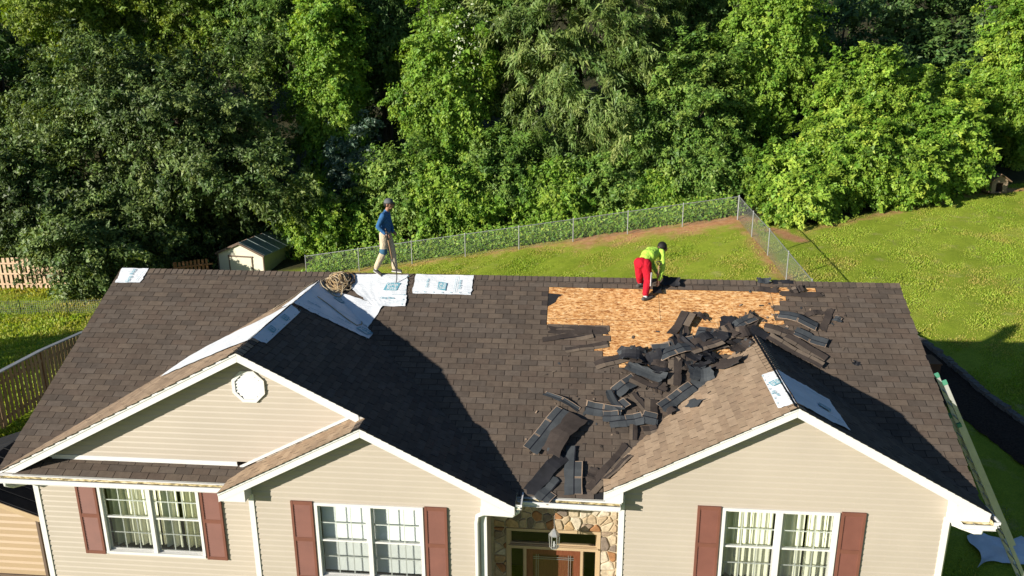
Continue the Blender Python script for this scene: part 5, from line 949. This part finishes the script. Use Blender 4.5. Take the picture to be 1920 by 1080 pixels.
# bent worker on the bare deck, back to the camera, leaning to the right
def M_(x, y, h): return (x, y, MS*y+h)
f1 = Vector((3.44, -.60, MS*-.60)); f2 = Vector((3.33, -.24, MS*-.24)); hp = Vector((3.36, -.42, .47)); sh = Vector((3.66, -.02, .66)); hd2 = Vector((3.82, .10, .73)); ar = (sh-hp).normalized(); sdv = Vector((.80, -.60, 0)).normalized()
rs_, ls_ = sh+sdv*.17, sh-sdv*.16
B = [(TRO, hp+sdv*.09, .125, hp-sdv*.09, .125), (TRO, hp+Vector((-.03, -.04, .01)), .13, hp+Vector((0, 0, .02)), .13), (SHI, hp+ar*.08+Vector((0, 0, .03)), .135, hp+ar*.25+Vector((0, 0, .05)), .145), (SHI, hp+ar*.25+sdv*.05+Vector((0, 0, .05)), .13, sh-ar*.04+sdv*.03, .12), (SHI, hp+ar*.25-sdv*.05+Vector((0, 0, .05)), .13, sh-ar*.04-sdv*.03, .12), (SHI, rs_, .075, ls_, .075), (SK, sh+ar*.04, .058, hd2-ar*.05, .052), (SK, hd2, .092, hd2+Vector((.045, .04, -.05)), .08), (SK, hd2+Vector((.10, .08, -.06)), .014, hd2+Vector((.11, .09, -.075)), .015), (SK, hd2+sdv*.09, .017, hd2+sdv*.094+Vector((.01, .01, -.03)), .013), (SK, hd2-sdv*.09, .017, hd2-sdv*.094+Vector((.01, .01, -.03)), .013),
 (SHI, rs_, .07, Vector((3.82, -.26, .33)), .058), (SHI, Vector((3.82, -.26, .33)), .058, Vector((3.745, -.36, .10)), .045), (SK, Vector((3.75, -.355, .11)), .033, Vector((3.735, -.37, .07)), .03),
 (SHI, ls_, .07, Vector((3.60, -.05, .36)), .056), (SHI, Vector((3.60, -.05, .36)), .056, Vector((3.68, -.28, .24)), .044), (SK, Vector((3.675, -.27, .245)), .032, Vector((3.69, -.3, .235)), .03),
 (TRO, hp+sdv*.09, .118, Vector((3.49, -.47, .12)), .092), (TRO, Vector((3.49, -.47, .12)), .092, f1+Vector((0, .03, .16)), .072), (SOC, f1+Vector((0, .02, .15)), .046, f1+Vector((0, .01, .07)), .045),
 (TRO, hp-sdv*.09, .118, Vector((3.31, -.32, .17)), .092), (TRO, Vector((3.31, -.32, .17)), .092, f2+Vector((0, .02, .15)), .072), (SOC, f2+Vector((0, .02, .14)), .045, f2+Vector((0, .01, .07)), .044),
 (SHO, f1+Vector((-.05, -.03, .05)), .045, f1+Vector((.06, .03, .05)), .042), (SHO, f1+Vector((.06, .03, .05)), .042, f1+Vector((.15, .08, .075)), .032), (SHO, f2+Vector((-.04, -.03, .05)), .045, f2+Vector((.06, .03, .05)), .042), (SHO, f2+Vector((.06, .03, .05)), .042, f2+Vector((.14, .07, .07)), .032)]
B += hand(Vector((3.735, -.37, .07)), (-.1, -.1, -.99), (.7, -.7, 0), 1.1, SK)+hand(Vector((3.69, -.3, .235)), (.3, -.9, -.2), (0, 0, 1), 1.1, SK)
w2, b2 = person('person', 'worker in lime shirt and red trousers bent over with a shovel on the bare wood', B, [SKIN, LIME, RED, SHOE, SOLE, SOCK, SOCK], (3.4, -.42, MS*-.42))
Th = Matrix.Rotation(.9, 3, Vector((-.6, .8, 0)))
dome('hair', HAIR, w2, hd2+Vector((-.004, -.004, .012)), .108, .108, .112, -.5)
mb = MB(); s0 = Vector((3.60, -.545, .33)); s1 = Vector((3.56, -.60, .02))
for q in range(6):
    f = q/6; a = s0.lerp(s1, f); b = s0.lerp(s1, f+1/6)
mb.bar(Vector((3.555, -.535, .30)), Vector((3.545, -.575, .0)), .05, .012, (.8, -.6, 0)); mb.build('trouser_stripe', SOCK, w2)
sv = thing('roofing_shovel', 'shovel with a grey D handle in the hands of the bent worker', 'shovel', (3.74, -.38, MS*-.38)); ta = Vector((3.72, -.42, .43)); tb_ = Vector((3.70, -.34, -.08)); mb = MB(); mb.tube([ta, tb_], .016, 8); mb.build('shaft', HANDLE, sv, True); mb = MB(); mb.tube([ta, ta+Vector((.055, .0, .05)), ta+Vector((.05, 0, .095)), ta+Vector((-.05, 0, .095)), ta+Vector((-.055, 0, .05)), ta], .011, 6); mb.build('d_handle', STEEL, sv, True)
mb = MB(); q = [(-.09, .03), (.09, .03), (.10, -.18), (-.10, -.18)]; fr_ = Matrix((Vector((1, 0, 0)), Vector((.0, -.87, -.48)), Vector((0, -.48, .87)))).transposed(); mb.hexa([tb_+fr_ @ Vector((x, -y, -.02)) for x, y in q], [tb_+fr_ @ Vector((x, -y, -.012)) for x, y in q]); mb.build('blade', STEEL, sv)
# ------------------------------------------------------------------ trees, vines and shrubs
def unit(a): return a/np.maximum(np.linalg.norm(a, axis=-1, keepdims=True), 1e-9)
def leafquads(P, N, A, L, W, fold=.18):   # base point, normal, axis, length, width
    A = unit(A-N*np.sum(A*N, -1, keepdims=True)); S = np.cross(N, A); L = L[:, None]; W = W[:, None]
    V = np.stack([P-A*L*.1+S*W*.55+N*W*fold, P-A*L*.1-S*W*.55+N*W*fold*.2, P+A*L*1.02], 1).reshape(-1, 3); n = len(P)
    return V, np.arange(n*3).reshape(n, 3)
def spray_leaves(C, AX, ln, w, per, size, asp, r, droop, tone, out):
    m = len(C); k = np.repeat(np.arange(m), per); n = len(k); s = r.uniform(0, 1, n)**.85; l = ln[k]; wd = (w[k]*(1.05-.7*s))[:, None]
    P = C[k]+AX[k]*(l*s)[:, None]+r.normal(size=(n, 3))*wd*np.array([.62, .62, .42]); P[:, 2] -= .30*l*s*s
    N = unit(out[k]*.55+np.array([-.18, -.22, .42])+r.normal(size=(n, 3))*.5); A = unit(AX[k]*.7+r.normal(size=(n, 3))*.6+np.array([0, 0, -droop])); L = size*np.exp(r.normal(size=n)*.28)
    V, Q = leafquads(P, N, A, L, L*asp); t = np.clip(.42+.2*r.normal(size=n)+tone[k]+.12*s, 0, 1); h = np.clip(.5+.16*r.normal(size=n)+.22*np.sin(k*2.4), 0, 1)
    return V, Q, np.repeat(np.stack([t, h, np.zeros(n), np.ones(n)], -1), 3, 0)
def strands(P0, L, per, size, asp, r, sway=.25, width=.16):
    V = []; Q = []; Co = []; off = 0
    m = len(P0); k = np.repeat(np.arange(m), per); n = len(k); s = r.uniform(0, 1, n); ph = r.uniform(0, 6, m); dr = r.normal(size=(m, 2))*.12
    P = P0[k].copy(); P[:, 2] -= s*L[k]; P[:, 0] += sway*.4*np.sin(s*5+ph[k])+dr[k, 0]*s*L[k]+r.normal(size=n)*width*(1-.55*s); P[:, 1] += dr[k, 1]*s*L[k]-.25*np.sin(s*3)+r.normal(size=n)*width*(1-.55*s)
    N = unit(np.stack([r.normal(size=n)*.5, -.75+r.normal(size=n)*.4, .45+r.normal(size=n)*.35], -1)); A = unit(r.normal(size=(n, 3))*.5+np.array([0, -.2, -.9])); l = size*r.uniform(.6, 1.3, n)
    V, Q = leafquads(P, N, A, l, l*asp); t = np.clip(.6+.2*r.normal(size=n)-.15*s, 0, 1); col = np.repeat(np.stack([t, np.clip(.5+.2*r.normal(size=n), 0, 1), np.zeros(n), np.ones(n)], -1), 3, 0); return V, Q, col
def joinleaf(parts):
    V = []; Q = []; Co = []; o = 0
    for v, q, c in parts: V.append(v); Q.append(q+o); Co.append(c); o += len(v)
    return np.concatenate(V), np.concatenate(Q), np.concatenate(Co)
STY = {  # spray length, spray width, leaves per spray, leaf length, aspect, droop, coverage, material, strands
 'maple': dict(ln=1.5, w=.50, per=125, L=.165, asp=.62, dr=.3, cov=1.75, mat='maple', st=0),
 'dark': dict(ln=1.5, w=.62, per=75, L=.26, asp=.55, dr=.3, cov=1.2, mat='dark', st=0),
 'mid': dict(ln=1.1, w=.42, per=115, L=.152, asp=.58, dr=.35, cov=1.6, mat='mid', st=8),
 'olive': dict(ln=1.0, w=.42, per=105, L=.29, asp=.24, dr=.75, cov=1.6, mat='olive', st=0),
 'yellow': dict(ln=1.3, w=.45, per=105, L=.165, asp=.6, dr=.3, cov=1.4, mat='yellow', st=0),
 'vine': dict(ln=.85, w=.40, per=115, L=.142, asp=.78, dr=.6, cov=1.7, mat='vine', st=52),
 'vinedark': dict(ln=.9, w=.42, per=95, L=.16, asp=.7, dr=.6, cov=1.4, mat='dark', st=44),
 'kudzu': dict(ln=.9, w=.34, per=130, L=.132, asp=.8, dr=.45, cov=2.0, mat='kudzu', st=34),
 'grey': dict(ln=.8, w=.35, per=80, L=.17, asp=.6, dr=.3, cov=1.4, mat='grey', st=0),
}
TREES = []
def tree(name, label, cat, px, d, hw, top, bot, style, group, seed, trunk=True, depth=.75, dens=1.0, shape=1.0):
    r = np.random.default_rng(seed); s = STY[style]; x, y = at(px, d); g = float(gz(x, y)); rx = hw*d/FPX; zt_, zb_ = zat(top, d), zat(bot, d); zb_ = max(zb_, g+.1) if style not in ('kudzu',) else max(min(zb_, g+.6), g); rz = max(.5, (zt_-zb_)/2); ry = max(1.0, min(rx, rx*depth+.3)); c = np.array([x, y, (zt_+zb_)/2])
    root = thing(name, label, cat, (x, y, g), group); area = 4*math.pi*((rx*ry)**1.6+(rx*rz)**1.6+(ry*rz)**1.6) ; area = 4*math.pi*((((rx*ry)**1.6+(rx*rz)**1.6+(ry*rz)**1.6)/3)**(1/1.6))
    nb = int(max(24, s['cov']*dens*area/(s['ln']*s['w']*.95))); nb = min(int(nb*.97), 900)
    D = unit(r.normal(size=(nb, 3))); D[:, 1] = np.where((D[:, 1] > .2) & (r.uniform(size=nb) < .9), -D[:, 1], D[:, 1])   # fuller towards the light and the yard
    k1, k2 = r.uniform(0, 6, 3), r.uniform(1.2, 3.0, 3); bump = 1+.20*np.sin(D@np.array([2.2, 1.1, 2.9])*k2[0]+k1[0])+.17*np.sin(D@np.array([-1.7, 2.3, 3.6])*k2[1]+k1[1])+.10*np.sin(D@np.array([6.1, -3.3, 5.2])+k1[2])
    rad = (bump*r.uniform(.42, 1.0, nb)**.6)[:, None]; C = c+D*np.array([rx, ry, rz])*rad; C[:, 2] = np.maximum(C[:, 2], g+.25)
    AX = unit(D*.8+r.normal(size=(nb, 3))*.55+np.array([0, -.1, .12-.5*(s['dr'] > .5)])); ln = s['ln']*r.uniform(.5, 1.5, nb); w = s['w']*r.uniform(.6, 1.4, nb); tone = .17*r.normal(size=nb)+.17*np.sin(C[:, 0]*.8+k1[0])*np.sin(C[:, 2]*.9+k1[1])
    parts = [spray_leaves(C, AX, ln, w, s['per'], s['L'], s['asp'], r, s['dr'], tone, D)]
    if s['st']:
        m = int(s['st']*rx*.55)+6; a = r.uniform(-1, 1, m); h = r.uniform(-.3, .95, m); w = np.sqrt(np.maximum(.05, 1-h*h)); P0 = np.stack([c[0]+a*w*rx*1.02, c[1]-ry*np.sqrt(np.maximum(.02, 1-a*a))*w*.98-.15, c[2]+h*rz], -1); Ls = np.minimum(r.uniform(.6, 3.2, m), np.maximum(.3, P0[:, 2]-g-.2)); parts.append(strands(P0, Ls, 80, s['L']*.9, s['asp'], r))
    V, Q, col = joinleaf(parts); cr = put(bpy.data.objects.new('crown', npmesh('crown', V, Q, LEAF[s['mat']], col)), root)
    mb = MB(); h = zt_-g; tr = .05+.018*h; lean = r.normal(0, .05, 2)
    if trunk:
        top_ = np.array([x+lean[0]*h, y+lean[1]*h, g+h*.8]); mb.tube([(x, y, g-.2), (x+lean[0]*h*.3, y+lean[1]*h*.3, g+h*.3), (x+lean[0]*h*.6, y+lean[1]*h*.6, g+h*.55), tuple(top_)], [tr*1.25, tr, tr*.7, tr*.25], 8); mb.build('trunk', BARK, root, True)
        mb = MB()
        for q in r.choice(nb, min(nb, 12), replace=False): f = r.uniform(.2, .65); st = np.array([x+lean[0]*h*f, y+lean[1]*h*f, g+h*f]); e = C[q]; md = st*.45+e*.55+np.array([0, 0, .25*rz*.3]); mb.tube([tuple(st), tuple(md), tuple(e)], [tr*.4, tr*.22, tr*.06], 5)
        mb.build('limb', BARK, root, True)
    else:
        for q in r.choice(nb, min(nb, 9), replace=False): st = np.array([x+r.normal()*.3*rx, y+r.normal()*.2*ry, g-.1]); e = C[q]; mb.tube([tuple(st), tuple(st*.4+e*.6), tuple(e)], [.05, .035, .015], 5)
        mb.build('stem', BARK, root, True)
    TREES.append(len(Q)); return root
T, SB, VN = 'tree', 'shrub', 'vine'
GB, GF, GM = 'trees deep in the wood', 'trees at the edge of the wood', 'bushes along the edge of the lawn'
# deep in the wood
back = [(-40, 'far left corner'), (110, 'top left, left of the yellow green crowns'), (250, 'behind the big maple, left of its top'), (390, 'behind the top of the big maple'), (530, 'behind the right shoulder of the big maple'), (660, 'behind the hanging vine column'), (790, 'behind the pale flowering vine'), (930, 'behind the left of the drooping leaved tree'), (1070, 'behind the drooping leaved tree'), (1210, 'behind the right of the drooping leaved tree'), (1340, 'behind the tall draped tree'), (1480, 'in the dark gap right of the draped tree'), (1620, 'above the leafy mound'), (1740, 'beside the pale bare trunk'), (1870, 'behind the far right vine tower'), (2000, 'off the far right corner')]
protos = []
for k, (px, w) in enumerate(back):   # three models, the others are turned copies of them
    lb = 'tall dark forest tree '+w
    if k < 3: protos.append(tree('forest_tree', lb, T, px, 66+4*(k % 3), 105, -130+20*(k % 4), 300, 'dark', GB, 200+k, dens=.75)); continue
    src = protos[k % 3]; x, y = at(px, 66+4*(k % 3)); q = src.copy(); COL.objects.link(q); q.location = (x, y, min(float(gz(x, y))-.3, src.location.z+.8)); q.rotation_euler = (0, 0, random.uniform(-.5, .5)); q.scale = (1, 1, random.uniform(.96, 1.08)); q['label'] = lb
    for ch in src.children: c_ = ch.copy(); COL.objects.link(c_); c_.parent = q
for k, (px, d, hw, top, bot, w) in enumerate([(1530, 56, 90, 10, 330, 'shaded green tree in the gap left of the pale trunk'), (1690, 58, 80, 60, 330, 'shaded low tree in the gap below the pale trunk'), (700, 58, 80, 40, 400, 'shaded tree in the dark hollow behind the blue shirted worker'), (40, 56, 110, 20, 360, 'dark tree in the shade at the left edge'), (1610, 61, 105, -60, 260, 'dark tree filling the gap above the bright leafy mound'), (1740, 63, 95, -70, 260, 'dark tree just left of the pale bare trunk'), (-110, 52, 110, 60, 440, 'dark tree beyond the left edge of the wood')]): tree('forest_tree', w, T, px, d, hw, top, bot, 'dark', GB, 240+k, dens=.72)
# middle of the wood
tree('broadleaf_tree', 'yellow green tree crown at the top left above the big maple', T, 230, 56, 120, -70, 110, 'yellow', GF, 301)
tree('broadleaf_tree', 'bright yellow green crown peeping over the middle of the big maple', T, 400, 57, 100, -70, 110, 'yellow', GF, 302)
tree('broadleaf_tree', 'mid green crown over the right of the big maple', T, 530, 56, 90, -60, 130, 'mid', GF, 303)
tree('vine_covered_tree', 'tall tree hung with bright vines left of the dark hollow', VN, 640, 51, 52, -40, 400, 'vine', GF, 304, depth=1.2)
tree('vine_covered_tree', 'dark tree hung with vines above the dark hollow', VN, 735, 54, 62, -60, 170, 'vinedark', GF, 305)
tree('vine_covered_tree', 'sunlit vine covered tree between the dark hollow and the drooping leaved tree', VN, 850, 50, 75, 20, 330, 'vine', GF, 306)
tree('vine_covered_tree', 'vine top at the upper middle, above the pale flowers', VN, 890, 54, 75, -70, 130, 'mid', GF, 307)
tree('chestnut_tree', 'large olive green tree with drooping narrow leaves at the top centre', T, 1075, 51, 165, -90, 320, 'olive', GF, 308, dens=1.1)
tree('broadleaf_tree', 'dark green leafy tree between the drooping leaved tree and the fence corner', T, 1270, 49, 100, 90, 400, 'mid', GF, 309)
tree('vine_covered_tree', 'tall draped tree with bright hanging vines right of centre', VN, 1400, 51, 78, -60, 270, 'vine', GF, 310)
tree('vine_covered_tree', 'dark draped tree left of the bright hanging vines', VN, 1275, 54, 70, -70, 150, 'vinedark', GF, 311)
tree('vine_covered_tree', 'bright vine tower at the top right corner', VN, 1875, 51, 95, -60, 300, 'kudzu', GF, 312, depth=.9)
x, y = at(1779, 60); g_ = float(gz(x, y)); mb = MB(); mb.tube([(x, y, g_-.2), (x+.1, y, g_+5), (x+.15, y, g_+14)], [.48, .42, .34], 10); pt_ = thing('pale_trunk_tree', 'bare pale grey trunk rising at the top right', T, (x, y, g_), GF); mb.build('trunk', BARKP, pt_, True); mb = MB(); mb.tube([(x+.12, y, g_+11), (x+.9, y, g_+13), (x+1.6, y+.3, g_+14.5)], [.16, .1, .05], 6); mb.build('limb', BARKP, pt_, True)
# the big maple and its lower skirts at the left
tree('maple_tree', 'broad dark maple filling the upper left behind the shed', T, 350, 49, 245, 75, 470, 'maple', GF, 320, depth=.55, dens=1.15)
tree('maple_tree', 'lower dark maple at the left edge in front of the pale fence', T, 75, 46, 105, 265, 500, 'maple', GF, 321, depth=.6, dens=1.2)
tree('maple_tree', 'low dark foliage above the left end of the ridge', T, 215, 46.5, 110, 330, 545, 'maple', GF, 322, depth=.5, dens=1.25)
tree('maple_tree', 'low dark branches hanging over the pale fence', T, 155, 42.3, 75, 410, 555, 'maple', GF, 325, depth=.6, dens=1.2)
tree('maple_tree', 'low dark branches left of the short orange fence', T, 275, 45.5, 62, 390, 540, 'maple', GF, 326, depth=.6, dens=1.2)
tree('maple_tree', 'dark leafy tree directly behind the green roofed shed', T, 430, 51, 120, 300, 500, 'maple', GF, 323, depth=.4)
tree('maple_tree', 'spreading maple limb reaching left near the top left', T, 150, 52, 85, 160, 260, 'maple', GF, 324, depth=.6)
tree('maple_tree', 'unseen tree added beyond the left edge to shade the near left lawn', T, -1000, 24, 200, 455, 640, 'maple', GF, 330, dens=.35)  # added out of view only for its shadow, standing in for a neighbouring house
# bushes along the fence and the lawn
for k, (px, d, hw, top, bot, st, w) in enumerate([
 (600, 47, 44, 345, 480, 'kudzu', 'bright rounded bush just left of the blue shirted worker'), (560, 49, 45, 400, 520, 'dark', 'dark bush in the shade right of the shed'), (690, 48, 55, 365, 500, 'vine', 'leafy bush right behind the blue shirted worker'), (668, 50, 42, 210, 380, 'grey', 'grey green bush at the foot of the dark hollow'),
 (760, 48, 70, 270, 470, 'mid', 'green bush right of the blue shirted worker by the fence'), (850, 47.5, 85, 290, 460, 'vine', 'wide sunlit bush behind the left part of the fence'), (945, 48, 75, 250, 440, 'mid', 'bush behind the middle of the fence below the drooping leaves'), (1040, 47.5, 80, 300, 425, 'vine', 'low sunlit bush behind the fence left of the bent worker'), (1130, 47.5, 75, 285, 415, 'mid', 'bush behind the fence above the bent worker'), (1215, 47, 70, 320, 410, 'vine', 'low bush behind the fence right of the bent worker'), (1310, 47, 80, 270, 395, 'mid', 'dark bush behind the fence left of its corner'),
 (1440, 46, 60, 280, 400, 'vine', 'leafy bush just behind the fence corner'), (1485, 42, 62, 330, 432, 'kudzu', 'low bright mound at the fence corner'), (1560, 44, 92, 215, 425, 'kudzu', 'left part of the bright leafy mound on the right'), (1600, 47, 95, 110, 330, 'kudzu', 'highest hump of the bright leafy mound'), (1650, 44, 85, 255, 415, 'kudzu', 'middle of the bright leafy mound by the lawn'), (1725, 45.5, 80, 205, 395, 'kudzu', 'right part of the bright leafy mound by the lawn'), (1700, 49, 80, 150, 300, 'kudzu', 'rear hump of the bright leafy mound'), (1800, 52, 75, 165, 330, 'kudzu', 'bright leafy slope left of the dog house'), (1920, 54, 75, 200, 330, 'kudzu', 'bright bush behind the dog house at the right edge')]):
    tree('leafy_bush', w, SB, px, d, hw, top, bot, st, GM, 400+k, trunk=False, depth=.62)
# pale blossoms on the vine top
r = np.random.default_rng(77); x, y = at(880, 49.3); n = 170; P = np.stack([x+r.normal(size=n)*.8, y-1.6+r.normal(size=n)*.4, zat(75, 49)+r.normal(size=n)*.9], -1); V, Q = leafquads(P, unit(r.normal(size=(n, 3))+np.array([-.3, -.7, .5])), r.normal(size=(n, 3)), r.uniform(.1, .2, n), r.uniform(.06, .12, n))
bl = put(bpy.data.objects.new('blossom', npmesh('blossom', V, Q, plain('blossom_white', (.5, .56, .36), .8), np.ones((len(V), 4))))); bl['kind'] = 'stuff'; tag(bl, 'whitish blossoms on the vine top at the upper middle', 'blossom')
# ground creeper behind the fence
n = 26000; f = r.uniform(0, 1, n); x = FL[0]+(FC[0]-FL[0])*f+r.normal(size=n)*.2; y = FL[1]+(FC[1]-FL[1])*f+.45+r.gamma(1.6, .55, n); P = np.stack([x, y, gz(x, y)+.05+r.uniform(0, .4, n)*np.clip((y-23.2)*.6, .3, 1.6)], -1); V, Q = leafquads(P, unit(r.normal(size=(n, 3))*.5+np.array([-.2, -.5, .7])), r.normal(size=(n, 3)), r.uniform(.1, .22, n), r.uniform(.08, .16, n)); t = np.clip(.5+.25*r.normal(size=n), 0, 1)
cv = put(bpy.data.objects.new('ground_creeper', npmesh('ground_creeper', V, Q, LEAF['vine'], np.repeat(np.stack([t, r.uniform(size=n), t*0, t*0+1], -1), 3, 0)))); cv['kind'] = 'stuff'; tag(cv, 'low leafy creeper covering the ground behind the chain link fence', 'creeper')
# ------------------------------------------------------------------ grass
def vnoise(x, y, sc, seed):
    G = np.random.default_rng(seed).uniform(size=(128, 128)); u = x/sc+500; v = y/sc+500; i = np.floor(u).astype(int); j = np.floor(v).astype(int); f = u-i; g = v-j; f = f*f*(3-2*f); g = g*g*(3-2*g); q = lambda a, b: G[a % 128, b % 128]
    return (q(i, j)*(1-f)+q(i+1, j)*f)*(1-g)+(q(i, j+1)*(1-f)+q(i+1, j+1)*f)*g
def grass(n, x0, x1, y0, y1, h0, h1, seed, name, label, keep):
    r = np.random.default_rng(seed); x = r.uniform(x0, x1, n); y = r.uniform(y0, y1, n); dd = dirt(x, y); dry = .45*vnoise(x, y, 2.6, 1)+.33*vnoise(x, y, .9, 2)+.22*vnoise(x, y, .33, 3); yard = smooth(11, 9.5, x)*smooth(13, 22, y); dry = np.clip((dry-.44+.13*yard)*3.2, 0, 1)
    k = (forest(x, y) < .6) & (r.uniform(size=n) > 1.0*dd+.30*dry) & keep(x, y); x, y, dd, dry = x[k], y[k], dd[k], dry[k]; n = len(x); z = gz(x, y)
    lush = vnoise(x, y, 1.4, 5); hh = r.uniform(h0, h1, n)*(.6+.8*lush); a = r.uniform(0, 2*math.pi, n); w = hh*r.uniform(.35, .6, n); ln = r.normal(size=(n, 2))*.45
    V = np.zeros((n, 3, 3)); V[:, 0] = np.stack([x-np.cos(a)*w, y-np.sin(a)*w, z-.01], -1); V[:, 1] = np.stack([x+np.cos(a)*w, y+np.sin(a)*w, z-.01], -1); V[:, 2] = np.stack([x+ln[:, 0]*hh, y+ln[:, 1]*hh, z+hh], -1)
    t = np.clip(.25+.22*r.normal(size=n)+.45*vnoise(x, y, 3.5, 6), 0, 1); dq = np.clip(.55*dry+.5*dd+.12*r.normal(size=n), 0, .9); col = np.repeat(np.stack([t, np.clip(.62+.15*r.normal(size=n)-.2*dry, 0, 1), dq, t*0+1], -1), 3, 0)
    o = put(bpy.data.objects.new(name, npmesh(name, V.reshape(-1, 3), np.arange(3*n).reshape(n, 3), BLADE, col))); o['kind'] = 'stuff'; tag(o, label, 'grass'); return o
ok = lambda x, y: ~((np.abs(x) < 8.6) & (np.abs(y) < 4.8)) & ~((x > 12.4+.0*y) & (x < 14.5) & (y < 10.2))
grass(430000, -12, 34, 6, 31, .028, .055, 1, 'lawn_grass', 'mown sunlit lawn behind and right of the house', ok)
grass(40000, 8.6, 18, -6, 8, .03, .06, 2, 'lawn_grass', 'shaded grass at the right side of the house', ok)
grass(80000, -34, -12, -2, 22, .05, .13, 3, 'lawn_grass', 'longer rough grass on the left lawn', ok)
